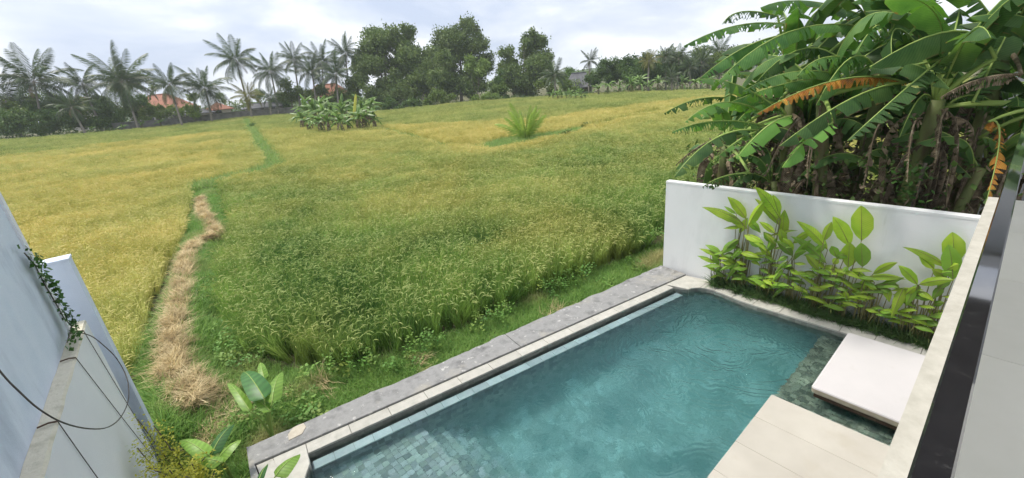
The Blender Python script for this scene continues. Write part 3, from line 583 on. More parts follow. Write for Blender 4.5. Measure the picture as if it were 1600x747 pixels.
# coping: long oblique side
W2 = .235
def coping_piece(poly, z0=-.30, z1=0.): mb = MB(); mb.prism([tuple(p) for p in poly], z0, z1, 0, .006); mb.build('coping_stone', coping_stone, pool)
xs_ = [-.16, .06, .5]+[.5+.62*i for i in range(1, 13)]+[8.42]; xs_ = sorted(set(round(v, 3) for v in xs_ if v <= 8.43))
g_ = .0025
for a, b in zip(xs_[:-1], xs_[1:]):
    if b <= .5: continue
    coping_piece([spt(a+g_, gin(a)+W2), spt(b-g_, gin(b)+W2), spt(b-g_, gin(b)+.012), spt(a+g_, gin(a)+.012)])
# left end: coping stones round the chamfered corner
coping_piece([(.0, 4.9), (.24, 4.9), (.24, 5.34), spt(.495, gin(.5)+W2+.21), spt(.497, gin(.5)+W2), spt(.497, gin(.5)+.012), spt(.06, gin(.06)+.012)])
coping_piece([(-.18, 4.9), (-.005, 4.9), (.055, 5.3), spt(.055, gin(.06)+.012), spt(-.155, gin(-.16)+.012)])
coping_piece([(-.18, 3.8), (.24, 3.8), (.24, 4.896), (-.18, 4.896)])
coping_piece([(-.18, 1.4), (.24, 1.4), (.24, 3.796), (-.18, 3.796)])
# far end coping: inner edge runs (8.45,4.22) > round bulge > x 8.6 ; cut in stones
inner = [(8.45, 4.215), (8.52, 4.2), (8.60, 4.15), (8.68, 4.06), (8.73, 3.93), (8.745, 3.76), (8.72, 3.55), (8.68, 3.35), (8.645, 3.15), (8.625, 2.9), (8.62, 2.4), (8.62, 1.9), (8.62, 1.4), (8.62, .9), (8.62, .3), (8.62, -1.)]
oy = [spt(8.425, gin(8.4)+.012), spt(9.15, gin(9.15)+.012)]
coping_piece([(8.45, 4.215), (8.52, 4.2), (8.60, 4.15), (8.68, 4.06), (9.15, 4.06), oy[1], oy[0]])
for a, b in ((3, 5), (5, 7), (7, 9), (9, 10), (10, 11), (11, 12), (12, 13), (13, 14), (14, 15)):
    outx = 9.15 if inner[a][1] > 3.95 else 9.0
    pts = inner[a:b+1]; ym0, ym1 = pts[0][1]-g_, pts[-1][1]+g_
    coping_piece([(pts[0][0], ym0)]+[(outx, ym0)][:0]+[(p[0], p[1]) for p in pts[1:-1]]+[(pts[-1][0], ym1), (outx, ym1), (outx, ym0)] if False else [(outx, ym0), (pts[0][0], ym0)]+[tuple(p) for p in pts[1:-1]]+[(pts[-1][0], ym1), (outx, ym1)])
# shell: walls and stepped floor
DEEP = -1.35
outline = [(.24, 1.3), (.24, 5.34)]+[tuple(spt(.49, gin(.5)+W2+.21))]+[tuple(spt(.49, gin(.5)+W2))]+[tuple(spt(8.42, gin(8.42)+W2))]+[(8.45, 4.22)]+inner[1:15]
outline = outline + [(8.62, .0), (6.0, .0), (6.0, 1.3)]
outline = [tuple(float(c) for c in p) for p in outline]
def infl(poly, d):
    n = len(poly); out = []; ar = sum(poly[i-1][0]*poly[i][1]-poly[i][0]*poly[i-1][1] for i in range(n)); sg = 1 if ar > 0 else -1
    for i in range(n):
        a = np.array(poly[i-1]); b = np.array(poly[i]); c = np.array(poly[(i+1) % n]); t1 = (b-a)/np.linalg.norm(b-a); t2 = (c-b)/np.linalg.norm(c-b)
        n1_ = np.array([t1[1], -t1[0]])*sg; n2_ = np.array([t2[1], -t2[0]])*sg; m_ = n1_+n2_; m_ = m_/max(.35, (m_@m_)/2); out.append(tuple(b+m_*d))
    return out
mb = MB(); o1 = outline; o2 = infl(outline, .12); n = len(o1)
vs = [(*p, -.004) for p in o1]+[(*p, DEEP) for p in o1]+[(*p, -.31) for p in o2]+[(*p, DEEP-.1) for p in o2]
vs = [(x_, y_, (-.302 if i < n else z_)) for i, (x_, y_, z_) in enumerate(vs)]
fs = [(i, (i+1) % n, n+(i+1) % n, n+i) for i in range(n)]+[(2*n+i, 3*n+i, 3*n+(i+1) % n, 2*n+(i+1) % n) for i in range(n)]+[(i, 2*n+i, 2*n+(i+1) % n, (i+1) % n) for i in range(n)]
mb.add(vs, fs); mb.build('pool_wall', pool_wall_m, pool)
mb = MB(); mb.box((.0, -.2, DEEP-.15), (9, 6.4, DEEP-.012)); mb.box((.1, 1.2, DEEP), (2.0, 5.9, -.412)); mb.box((2.0, 1.2, DEEP), (2.3, 5.9, -.662)); mb.box((2.3, 1.2, DEEP), (2.6, 5.9, -.912)); mb.box((2.6, 1.2, DEEP), (2.9, 5.9, -1.162))
mb.box((5.6, -.2, DEEP), (8.7, 1.648, -.312)); mb.build('pool_bed', grout, pool)
# floor tiles
tiles = []; pitch = .1
def add_tiles(x0, x1, y0, y1, z):
    for i in range(int(round((x1-x0)/pitch))):
        for j in range(int(round((y1-y0)/pitch))): tiles.append((x0+(i+.5)*pitch, y0+(j+.5)*pitch, z))
add_tiles(.3, 2.0, 1.7, 5.6, -.40); add_tiles(2.0, 2.3, 1.7, 5.6, -.65); add_tiles(2.3, 2.6, 1.7, 5.6, -.90); add_tiles(2.6, 2.9, 1.7, 5.6, -1.15); add_tiles(2.9, 8.6, 1.7, 5.2, DEEP); add_tiles(6.0, 8.6, .05, 1.65, -.30)
T = np.array(tiles); k = inpoly(T[:, 0], T[:, 1], infl(outline, -.03)); T = T[k]
px, py, dz = project(T); d0 = T-CP; size = (np.abs(d0[:, 2])/np.linalg.norm(d0, axis=1))/(dz**2)
vis = (px > 0) & (px < 1600) & (py > 0) & (py < 747) & ~((T[:, 0] < 6.05) & (T[:, 1] < 1.9)) & ~((T[:, 0] > 6.45) & (T[:, 1] < 1.2) & (T[:, 0] < 8.4))
clearz = T[:, 2] > -.5
order = np.argsort(-(size*vis*np.where(clearz, 1, .05))); ind = set(order[:296].tolist())
tm = MB(); tm.bevbox((-.0485, -.0485, -.012), (.0485, .0485, 0), .002); tme = tm.mesh('tile', pool_tile); tmd = tm.mesh('tile', pool_tile_no_sky); rest = MB()
for i, (x_, y_, z_) in enumerate(T):
    if i in ind:
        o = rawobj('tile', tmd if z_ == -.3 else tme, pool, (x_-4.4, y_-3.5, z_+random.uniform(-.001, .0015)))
    else: zz = z_+random.uniform(-.001, .0015); rest.bevbox((x_-.0485, y_-.0485, zz-.012), (x_+.0485, y_+.0485, zz), .003)
rest.m = [1 if (rest.v[f[0]][0] > 5.9 and abs(rest.v[f[0]][2]+.3) < .05) else (2 if rest.v[f[0]][2] < -1.25 else 0) for f in rest.f]; o = rest.build('tile_field', [pool_tile, pool_tile_no_sky, pool_tile_deep], pool); o['kind'] = 'stuff'
# step risers tiles edges: pale nosing along the steps
# submerged overflow ledge along the field side, with long pale tiles
for i in range(28):
    a = .53+i*.285; b = a+.28
    if b > 8.43: b = 8.43
    mb = MB(); o0 = W2+.075; o1_ = W2+.245; mb.prism([tuple(spt(a, gin(a)+o1_)), tuple(spt(b, gin(b)+o1_)), tuple(spt(b, gin(b)+o0)), tuple(spt(a, gin(a)+o0))], WL-.05, WL-.018, 0, .004); mb.build('ledge_tile', ledge_blue, pool)
mb = MB(); mb.prism([tuple(spt(.5, gin(.5)+W2+.24)), tuple(spt(8.44, gin(8.44)+W2+.24)), tuple(spt(8.44, gin(8.44)+W2+.08)), tuple(spt(.5, gin(.5)+W2+.08))], DEEP, WL-.052); mb.build('ledge_wall', pool_wall_m, pool)
# small pale block stepping out of the corner, tile face under the coping
mb = MB(); fo = infl(outline, -.004); n = len(fo); mb.add([(*p, -.03) for p in fo]+[(*p, -.31) for p in fo], [(i, (i+1) % n, n+(i+1) % n, n+i) for i in range(n)]); mb.build('waterline_band', mat('waterline_tile', [(.15, .16, .14), (.24, .25, .22)], .6, 8, extra=cellvar((.1, .1, .1), .8, 1.2)), pool)
# water
mb = MB(); wo_ = infl(outline, .03); n = len(wo_); mb.prism(wo_, DEEP-.05, WL); o = mb.build('pool_water', water_m); tag(o, 'clear turquoise pool water with soft ripples', 'water', kind='structure')
# deck slabs
deck = empty('pool_deck', (3, 0, 0), 'cream stone terrace slabs standing over the pool edge', 'deck')
y1 = 1.61; x = 6.03
mb = MB(); mb.box((-1.3, -3, -.5), (6.0, 1.585, .02)); mb.build('deck_base', slab_edge, deck)
xx = 6.03; i = 0
while xx > -1.2:
    wx = .62 if i else .62
    for (a, b) in (((-.2, 1.61), (-2.4, -.204)) if i % 2 == 0 else ((-.8, 1.61), (-3, -.804))):
        mb = MB(); mb.bevbox((xx-wx+.0015, a, .02), (xx-.0015, b, .05), .003); mb.build('deck_slab', deck_stone, deck)
    xx -= wx; i += 1
# floating seat platform with the white cushion
base = empty('daybed_platform', (7.45, .6, -.1), 'dark timber edged platform under the square white cushion', 'platform')
mb = MB(); mb.box((6.56, .0, -.04), (8.36, 1.16, .0)); mb.build('platform_top', dark_wood, base)
mb = MB(); mb.box((6.52, -.6, -.05), (6.56, 1.2, .025)); mb.box((6.56, 1.16, -.05), (8.4, 1.2, .025)); mb.build('platform_edge', dark_wood, base)
mb = MB(); mb.box((6.9, -.6, -.3), (8.3, .9, -.04)); mb.build('platform_base', pool_tile, base)
mb = MB()
def cushion(x0, x1, y0, y1, z0, z1):
    nx, ny = 14, 10; vs = []; 
    def rr_(u): return 1-(abs(u)**10)
    prof = [(0, 0.018), (.02, .004), (.12-.02, .0), (.12, .006), (.135, .02)]
    rings = []; h = z1-z0
    for zz, ins in ((z0, .02), (z0+.02, .004), (z1-.03, .0), (z1-.01, .008), (z1, .03)):
        r_ = []
        a0, a1, b0, b1 = x0+ins, x1-ins, y0+ins, y1-ins; cr_ = .05
        for cx_, cy_, s0 in ((a1-cr_, b1-cr_, 0), (a0+cr_, b1-cr_, 90), (a0+cr_, b0+cr_, 180), (a1-cr_, b0+cr_, 270)):
            for k in range(5): r_.append((cx_+cr_*math.cos(R(s0+k*22.5)), cy_+cr_*math.sin(R(s0+k*22.5)), zz))
        rings.append(r_)
    n = 20; vs = [p for r_ in rings for p in r_]; fs = [(i*n+k, i*n+(k+1) % n, (i+1)*n+(k+1) % n, (i+1)*n+k) for i in range(4) for k in range(n)]
    return vs, fs, n
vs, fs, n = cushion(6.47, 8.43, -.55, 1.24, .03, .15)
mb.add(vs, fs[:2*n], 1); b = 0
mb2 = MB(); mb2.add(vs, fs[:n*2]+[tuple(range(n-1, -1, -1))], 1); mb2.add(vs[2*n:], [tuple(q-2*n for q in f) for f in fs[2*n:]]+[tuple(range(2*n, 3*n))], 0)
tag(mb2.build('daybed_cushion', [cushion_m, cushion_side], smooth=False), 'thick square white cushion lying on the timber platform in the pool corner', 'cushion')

# ---------------------------------------------------------------- white garden wall with planting bed
gw = empty('garden_wall', (9.25, 2, -.5), 'white rendered garden wall behind the row of heliconias', 'wall')
mb = MB(); mb.box((9.175, -4, -.8), (9.325, 5.31, 2.235)); mb.build('wall_face', white_plaster, gw)
mb = MB(); mb.bevbox((9.17, -4, 2.235), (9.33, 5.315, 2.285), .008); mb.build('wall_cap', white_plaster, gw)
mb = MB(); mb.box((9.002, -1, -.3), (9.172, 3.94, .0)); tag(mb.build('planting_bed', soil), 'narrow strip of dark soil at the foot of the white wall', 'flower bed', kind='structure')
x, y = poly_pts(8.93, 9.17, -.6, 3.95, .05); n = len(x); h = RNG.uniform(.6, 1.25, n)
k = (x > 8.99) | (RNG.random(n) < .35); x, y, h = x[k], y[k], h[k]; n = len(x)
scatter('bed_grass', bed_t, np.stack([x, y, np.full(n, .0)], -1), np.stack([RNG.normal(0, .2, n), np.full(n, -.25)+RNG.normal(0, .2, n), RNG.uniform(0, 6.28, n)], -1), np.stack([h*1.3, h*1.3, h*1.25], -1), np.clip(RNG.normal(.0, .12, n), 0, 1), RNG.random(n), 'dark tufted grass edging at the foot of the heliconias', 'grass')

# ================================================================= THE HOUSE WITH THE BALCONY
house = empty('house', (2, -1, 0), 'own house balcony with cream floor, concrete edge and black handrail', 'house')
mb = MB(); mb.box((-3, -.0, 2.95), (6.72, .08, 3.2)); mb.build('balcony_edge', slab_edge, house)
mb = MB(); mb.box((-3, -3.2, 2.95), (6.7, -.002, 3.17)); mb.build('balcony_slab', slab_edge, house)
k = 0; xx = 6.70
while xx > -2.5:
    for (a, b) in ((-.80, -.006), (-1.604, -.804), (-2.4, -1.608)):
        mb = MB(); mb.bevbox((xx-1.196, a, 3.17), (xx, b, 3.196), .002); mb.build('floor_tile', floor_tile, house)
    xx -= 1.2
mb = MB(); mb.box((-3, -1.9, -.5), (6.3, -1.7, 2.95)); mb.box((-3, -3.4, 3.17), (6.3, -3.2, 6.7)); mb.build('house_wall', white_plaster, house)
mb = MB(); mb.box((-3.5, -.34, 6.7), (6.95, .3, 6.95)); mb.build('rail_reflection_beam', mat('reflected_beam_dark', [(.05, .04, .035), (.07, .06, .05)], .6, 2, stretch=(1, 10, 1)), house)  # unseen beam added to darken the rail's reflection, narrow so the floor stays lit
mb = MB()
mb.bevbox((-2, -.036, 4.285), (7.2, .001, 4.31), .003); hr = mb.build('handrail', black_gloss, house)
mb = MB(); mb.box((-2, -.026, 4.262), (7.2, -.008, 4.285)); mb.build('rail_channel', alu, house)
for i in range(6):
    mb = MB(); a = -2+i*1.53; mb.box((a, -.022, 3.22), (a+1.51, -.012, 4.262)); mb.build('glass_panel', glass_m, house)
for i in range(7):
    mb = MB(); a = -2+i*1.53; mb.box((a-.018, -.03, 3.197), (a+.0, -.004, 4.262)); mb.build('rail_post', alu, house)

# ================================================================= NEIGHBOUR, LEFT SIDE
nbh = empty('neighbour_house', (-5, 3, 0), 'pale blue rendered side wall of the neighbouring house', 'house')
mb = MB(); mb.box((-9, -6, -.8), (-1.55, 7.50, 6.6)); mb.build('wall', blue_plaster, nbh)
mb = MB(); mb.box((-1.72, 7.502, -.8), (-1.525, 7.62, 6.4)); mb.build('corner_trim', pale_plaster, nbh)
pw = empty('boundary_wall', (-1.48, 3, 0), 'white boundary wall with rough cement top against the blue house', 'wall')
mb = MB(); mb.box((-1.545, -5, -.8), (-1.42, 7.88, 2.225)); mb.build('wall_face', pale_plaster, pw)
mb = MB(); ny = 60; vs = []
for i in range(ny+1):
    yy = -5+12.88*i/ny; h = 2.25+random.uniform(-.008, .01)
    vs += [(-1.548, yy, 2.226), (-1.548, yy, h+.015), (-1.43+random.uniform(-.006, .006), yy, h), (-1.412+random.uniform(-.008, .004), yy, 2.226)]
mb.add(vs, [(i*4+k, i*4+k+1, (i+1)*4+k+1, (i+1)*4+k) for i in range(ny) for k in range(3)]+[(3, 2, 1, 0), (ny*4, ny*4+1, ny*4+2, ny*4+3)]); mb.build('wall_top', raw_cement, pw)
pl = empty('wall_pillar', (-1.6, 8.3, 0), 'pale blue end wall standing taller beyond the boundary wall', 'wall')
mb = MB(); mb.box((-4.5, 8.15, -.8), (-1.35, 8.4, 3.07)); mb.build('wall_face', blue_plaster, pl)
mb = MB(); mb.bevbox((-4.5, 8.142, 3.07), (-1.342, 8.408, 3.1), .006); mb.build('wall_cap', blue_plaster, pl)
def rod(px, py, px2, py2, px1, py1, label):
    a = onx(px, py, -1.425); a[2] = 2.27; e0 = empty('tie_wire', a, label, 'wire', 'tie wires hanging down the boundary wall')
    b = onx(px2, py2, -1.405); c = onx(px1, py1, -1.52); c[2] = 2.28; top = np.array([-1.408, a[1], 2.262])
    mb = MB(); mb.tube([np.array([-1.53, a[1]-.03, 2.29]), np.array([-1.46, a[1]-.01, 2.285]), top], .009, 5); mb.build('steel_stub', rust, e0)
    mb = MB(); m_ = [top+(b-top)*t+np.array([0, 0, -.02*math.sin(PI*t)]) for t in np.linspace(0, 1, 9)]; mb.tube(m_, .0042, 5); mb.build('wire', wire_m, e0)
rod(130, 522, 262, 735, 110, 520, 'thin dark wire hanging from the far stub on the boundary wall')
rod(117, 563, 240, 715, 95, 570, 'thin dark wire hanging from the middle stub on the boundary wall')
rod(88, 663, 160, 757, 68, 668, 'thin dark wire hanging from the nearest stub on the boundary wall')
mb = MB(); cpx = [(-60, 500, -1.3), (0, 580, -1.25), (28, 610, -1.22), (62, 640, -1.2), (100, 661, -1.18), (140, 670, -1.16), (170, 667, -1.15), (190, 650, -1.15), (201, 622, -1.17), (198, 590, -1.2), (182, 560, -1.25), (160, 538, -1.3), (142, 525, -1.36), (122, 519, -1.41)]
cp_ = [onx(a, b, c) for a, b, c in cpx]; sm = []
for i in range(len(cp_)-1):
    p0, p1, p2, p3 = cp_[max(i-1, 0)], cp_[i], cp_[i+1], cp_[min(i+2, len(cp_)-1)]
    for t in (0, .25, .5, .75): sm.append(.5*((2*p1)+(-p0+p2)*t+(2*p0-5*p1+4*p2-p3)*t*t+(-p0+3*p1-3*p2+p3)*t**3))
sm.append(cp_[-1]); mb.tube(sm, .0058, 6); tag(mb.build('hanging_cable', wire_m, smooth=True), 'dark looping cable hanging in front of the boundary wall', 'cable')
# creeper down the corner of the blue house
iv = empty('climbing_vine', (-1.5, 7.6, 2.3), 'small leaved creeper growing down the corner of the blue house', 'vine'); mb = MB(); st = MB()
pth = [onx(38, 395, -1.5), onx(55, 415, -1.5), onx(70, 445, -1.5), onx(85, 470, -1.49), onx(100, 497, -1.48), onx(112, 510, -1.46), onx(105, 535, -1.45)]
st.tube(pth, .007, 5)
for i in range(420):
    t = random.random()*(len(pth)-1); i0 = int(t); p = pth[i0]+(pth[min(i0+1, len(pth)-1)]-pth[i0])*(t-i0)+np.array([random.uniform(0, .07), random.gauss(0, .06), random.gauss(0, .07)])
    d = np.array([random.gauss(.3, .5), random.gauss(0, 1), random.gauss(-.3, 1)]); d /= np.linalg.norm(d); s = np.cross(d, np.array([1., .2, .3])); s /= np.linalg.norm(s); r_ = random.uniform(.016, .04)
    mb.add([p, p+d*r_+s*r_*.8, p+d*r_*2.1, p+d*r_-s*r_*.8], [(0, 1, 2, 3)])
mb.build('foliage', ivy_leaf, iv); st.build('stem', bark, iv)

# grey neighbour building behind the banana plants
gb = empty('grey_building', (19, -2, -.5), 'tall plain grey rendered building seen through the banana leaves', 'building')
mb = MB(); mb.box((15.0, -14, -1), (26, .62, 8.8)); mb.build('wall', nb_grey, gb)
mb = MB(); mb.box((14.8, -14, 8.8), (26.2, .85, 9.1)); mb.build('roof_edge', nb_grey, gb)
mb = MB(); mb.box((14.97, -9, 3.4), (14.998, -.4, 3.55)); mb.build('string_course', nb_grey, gb)

# ================================================================= LEAF BUILDER
def leaf(mb, base, mid, tip, W, fold=.5, tear=0., nseg=24, profile='banana', rg=random, up=(0, 0, 1), rib=.012, mi=0, mr=1, curl=0., asym=0., petiole=0.):
    """blade on both sides of a curved midrib; torn into strips that hang at slightly different angles"""
    base, mid, tip = [np.array(q, float) for q in (base, mid, tip)]; c = 2*mid-.5*(base+tip); up = np.array(up, float)
    pts = []; tg = []; sd = []; ud = []
    for i in range(nseg+1):
        t = i/nseg; p = (1-t)**2*base+2*t*(1-t)*c+t*t*tip; d = 2*(1-t)*(c-base)+2*t*(tip-c); d = d/(np.linalg.norm(d)+1e-9)
        s = np.cross(d, up); ln = np.linalg.norm(s); s = s/ln if ln > .15 else (sd[-1] if sd else np.array([1., 0, 0])); u = np.cross(s, d); u = u/np.linalg.norm(u)
        pts.append(p); tg.append(d); sd.append(s); ud.append(u)
    def wid(t):
        t = (t-petiole)/(1-petiole)
        if t <= 0: return 0.
        if profile == 'banana': return W*min(1, (t*7)**.6)*min(1., ((1-t)*4.5)**.55)
        if profile == 'lance': return W*min(1, (t*4+.02)**.6)*max(0., min(1, ((1-t)*2.1)**.85))
        if profile == 'heart': return W*(1.0 if t < .12 else 1)*min(1, (t*9+.25))**.6*(1-t**2.2)**.75
        return W*math.sin(PI*t)
    for side in (-1, 1):
        i = 0
        while i < nseg:
            L_ = nseg if tear <= 0 else max(1, int(rg.expovariate(tear)+.6)); j = min(nseg, i+L_); f_ = fold+(rg.gauss(0, .17) if tear > 0 else 0)+asym*side; sw = rg.gauss(0, .05) if tear > 0 else 0; sh = rg.uniform(.86, 1.03) if tear > 0 else 1
            vs = []; uv = []; nc = 4
            for k in range(i, j+1):
                t = k/nseg; w_ = wid(t)*sh
                if tear > 0 and (k == i or k == j) and 0 < k < nseg: sq = (.02 if k == i else -.02)
                else: sq = 0
                for q in range(nc):
                    v = q/(nc-1); an = f_+curl*v; a2 = .5*curl*v+f_
                    wv = .012*math.sin(k*1.3+side)*v*w_*4
                    vs.append(pts[k]+sd[k]*side*w_*v*math.cos(a2)-ud[k]*(w_*v*math.sin(a2)+wv*.2)+tg[k]*((.10+sw)*w_*v+sq*v*2)); uv.append((t, side*v))
            fs = [((k*nc)+q, (k*nc)+q+1, (k+1)*nc+q+1, (k+1)*nc+q) for k in range(j-i) for q in range(nc-1)]
            mb.add(vs, fs, mi, uv); i = j
    step = max(1, nseg//10); ids = list(range(0, nseg, step))+[nseg]
    mb.tube([pts[k]-ud[k]*rib*.2+ud[k]*.003 for k in ids], [rib*(1-.8*k/nseg) for k in ids], 5, mr)

# ---------------------------------------------------------------- big banana plants behind the white wall
BG = 'banana plants behind the white wall'
def stem(parent, x, y, z1, r_, lean=(0, 0), name='stem', m=None):
    mb = MB(); pts = [np.array([x+lean[0]*t*t, y+lean[1]*t*t, -.6+(z1+.6)*t]) for t in np.linspace(0, 1, 9)]; mb.tube(pts, [r_*(1.15-.45*t) for t in np.linspace(0, 1, 9)], 10); mb.build(name, m or ban_stem, parent, smooth=True); return pts[-1]
plants = []
spec = [(10.6, 4.6, 3.0, 'banana plant nearest the rice with bright low leaves reaching past the wall end'),
        (11.2, 3.4, 4.1, 'banana plant with orange dying leaf arching over the wall'),
        (10.5, 2.4, 4.0, 'banana plant behind the middle heliconias with long diagonal leaves'),
        (12.0, 2.2, 4.7, 'tall banana plant at the back of the clump with upright leaves'),
        (10.6, 1.2, 3.9, 'banana plant holding a bright yellow-ribbed arching leaf'),
        (11.4, .5, 4.6, 'banana plant with thick pale stem and dry brown leaf'),
        (10.9, -.5, 3.7, 'banana plant beside the balcony with hanging orange leaf'),
        (12.6, 4.0, 4.4, 'banana plant at the far back corner of the clump'),
        (13.2, 2.9, 3.0, 'low banana plant hidden deep at the back of the clump'), (13.0, 1.2, 3.2, 'banana plant at the back between the tall stems'), (12.3, 3.4, 2.6, 'low leafy banana plant filling the shade behind the orange leaf'), (12.4, .4, 2.6, 'low leafy banana plant behind the thick pale stem')]
for x_, y_, h_, lb in spec:
    e0 = empty('banana_plant', (x_, y_, -.55), lb, 'banana plant', BG); top = stem(e0, x_, y_, h_, .15, (random.uniform(-.3, .3), random.uniform(-.2, .3))); plants.append((e0, top))
def custom(pi, b, m, t, W, mt=ban_leaf, fold=.6, tear=.35, rib=.022, nseg=30, curl=.5, name='leaf', asym=0., pet=True, label=None):
    """leaf given by three points of its midrib, each with its own distance; a petiole joins it to the stem"""
    B, M_, T_ = unp(*b), unp(*m), unp(*t); e0, top = plants[pi]; mb = MB(); leaf(mb, B, M_, T_, W*.9, fold, tear*2.2, nseg, rib=rib, curl=curl, asym=asym, rg=rl)
    if pet:
        c = .5*(top+B)+np.array([0, 0, .15]); mb.tube([(1-s)**2*top+2*s*(1-s)*c+s*s*B for s in np.linspace(0, 1, 6)], np.linspace(.05, rib, 6), 6, 1)
    o = mb.build(name, [mt, ban_rib if mt not in (ban_dead,) else ban_dead], e0, smooth=True)
    if label: o['label'] = label
    return o
rl = random.Random(5)
ob = 'bright green leaf'; od = 'dying orange leaf'
# (plant, base, mid, tip, half width)
custom(1, (1345, 42, 8.6), (1232, 50, 7.9), (1122, 128, 7.3), .30, ban_leaf, .75, .22)
custom(1, (1222, 55, 9.2), (1160, 76, 8.8), (1094, 122, 8.4), .26, ban_leaf, .7, .3)
custom(3, (1362, 30, 9.4), (1265, 2, 8.8), (1188, 12, 8.4), .30, ban_leaf, .7, .3)
custom(7, (1215, 25, 9.8), (1160, 18, 9.6), (1130, 36, 9.4), .22, ban_leaf, .6, .3)
custom(7, (1225, 38, 9.8), (1150, 40, 9.4), (1068, 72, 9.0), .24, ban_leaf, .7, .3)
custom(4, (1556, 92, 6.6), (1490, 48, 6.6), (1360, 104, 6.4), .36, ban_leaf, 1.0, .12, rib=.03, curl=.3)
custom(1, (1418, 130, 7.6), (1312, 124, 7.2), (1182, 178, 7.0), .19, ban_leaf_o, 1.0, .8, label=od)
custom(2, (1412, 130, 7.2), (1330, 154, 6.8), (1218, 228, 6.4), .30, ban_leaf, .75, .25)
custom(2, (1474, 92, 6.9), (1425, 130, 6.6), (1324, 220, 6.2), .24, ban_leaf, .5, .5, asym=.3)
custom(2, (1322, 120, 8.2), (1242, 112, 7.8), (1160, 143, 7.5), .26, ban_leaf, .5, .2)
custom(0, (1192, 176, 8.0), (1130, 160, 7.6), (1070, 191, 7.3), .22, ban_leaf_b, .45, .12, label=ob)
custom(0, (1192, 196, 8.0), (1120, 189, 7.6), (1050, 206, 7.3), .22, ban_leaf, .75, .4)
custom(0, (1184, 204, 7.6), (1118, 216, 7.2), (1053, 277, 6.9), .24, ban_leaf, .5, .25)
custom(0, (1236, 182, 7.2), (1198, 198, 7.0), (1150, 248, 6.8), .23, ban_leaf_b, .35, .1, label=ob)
custom(7, (1130, 153, 9.4), (1085, 156, 9.0), (1038, 177, 8.8), .20, ban_leaf, .75, .4)
custom(1, (1212, 168, 7.9), (1150, 132, 7.7), (1092, 124, 7.5), .26, ban_leaf, .45, .3)
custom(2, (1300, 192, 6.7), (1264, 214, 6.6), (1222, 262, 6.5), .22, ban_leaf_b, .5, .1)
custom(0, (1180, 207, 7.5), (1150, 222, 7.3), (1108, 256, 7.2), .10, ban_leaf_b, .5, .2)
custom(0, (1170, 270, 7.6), (1130, 276, 7.4), (1098, 292, 7.3), .16, ban_leaf, .6, .3)
custom(0, (1150, 212, 7.4), (1100, 225, 7.3), (1056, 258, 7.2), .10, ban_dead, 1.0, .6, label='withered brown leaf')
custom(5, (1596, 116, 6.4), (1530, 124, 6.4), (1470, 152, 6.3), .17, ban_dead, 1.2, 1.2, label='dry brown leaf')
custom(6, (1545, 190, 6.6), (1562, 215, 6.5), (1538, 326, 6.3), .17, ban_leaf_o, 1.0, .9, rib=.018, label=od, asym=.35)
for b_, m__, t_, W_, mt_ in [((1480, 170, 7.0), (1470, 190, 6.9), (1462, 255, 6.8), .16, ban_dead), ((1440, 185, 7.2), (1425, 205, 7.1), (1418, 285, 7.0), .15, ban_dead), ((1500, 215, 7.2), (1490, 240, 7.1), (1478, 300, 7.0), .17, ban_dead), ((1380, 190, 7.6), (1365, 215, 7.5), (1350, 290, 7.4), .16, ban_dead), ((1300, 180, 7.8), (1270, 215, 7.7), (1262, 280, 7.6), .15, ban_dead), ((1250, 185, 7.8), (1225, 215, 7.7), (1195, 275, 7.6), .15, ban_dead), ((1530, 200, 7.3), (1520, 230, 7.2), (1500, 290, 7.1), .14, ban_dead), ((1330, 165, 7.8), (1290, 180, 7.7), (1235, 225, 7.6), .13, ban_dead)]:
    custom(6 if b_[0] > 1420 else 1, b_, m__, t_, W_, mt_, 1.1, .7, pet=False, label='dry brown hanging leaf')
custom(3, (1365, 62, 8.4), (1350, 20, 8.3), (1300, -30, 8.2), .34, ban_leaf, .4, .2)
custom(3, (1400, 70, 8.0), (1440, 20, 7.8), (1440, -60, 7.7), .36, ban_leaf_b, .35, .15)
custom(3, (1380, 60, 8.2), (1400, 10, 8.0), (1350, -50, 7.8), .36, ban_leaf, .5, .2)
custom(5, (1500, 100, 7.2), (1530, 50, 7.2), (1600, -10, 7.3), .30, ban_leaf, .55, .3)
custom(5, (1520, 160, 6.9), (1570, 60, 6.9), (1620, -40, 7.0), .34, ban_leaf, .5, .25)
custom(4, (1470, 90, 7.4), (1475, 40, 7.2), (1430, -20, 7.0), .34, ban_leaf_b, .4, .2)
custom(4, (1440, 80, 7.6), (1400, 45, 7.3), (1395, 100, 7.1), .30, ban_leaf, .8, .2)
custom(3, (1390, 65, 8.0), (1370, 40, 7.7), (1335, 90, 7.5), .30, ban_leaf, .8, .3)
custom(5, (1530, 120, 7.2), (1580, 90, 7.4), (1640, 110, 7.6), .32, ban_leaf, .6, .3)
custom(2, (1380, 110, 7.7), (1300, 88, 7.6), (1245, 120, 7.5), .28, ban_leaf, .7, .4)
custom(2, (1370, 112, 7.6), (1330, 90, 7.4), (1275, 165, 7.3), .28, ban_leaf, .9, .4)
custom(1, (1330, 110, 8.2), (1260, 75, 8.2), (1180, 130, 8.2), .30, ban_leaf, .8, .4)
custom(1, (1320, 120, 8.3), (1230, 130, 8.2), (1130, 165, 8.1), .28, ban_leaf, .7, .3)
custom(6, (1480, 165, 7.3), (1530, 150, 7.2), (1590, 190, 7.2), .26, ban_leaf, .8, .4)
custom(6, (1460, 170, 7.4), (1440, 150, 7.2), (1405, 215, 7.1), .22, ban_leaf, .9, .3)
custom(6, (1530, 215, 7.2), (1560, 225, 7.2), (1585, 260, 7.1), .20, ban_leaf, .7, .1)
custom(0, (1228, 178, 8.3), (1190, 160, 8.2), (1140, 205, 8.0), .20, ban_leaf, .8, .3)
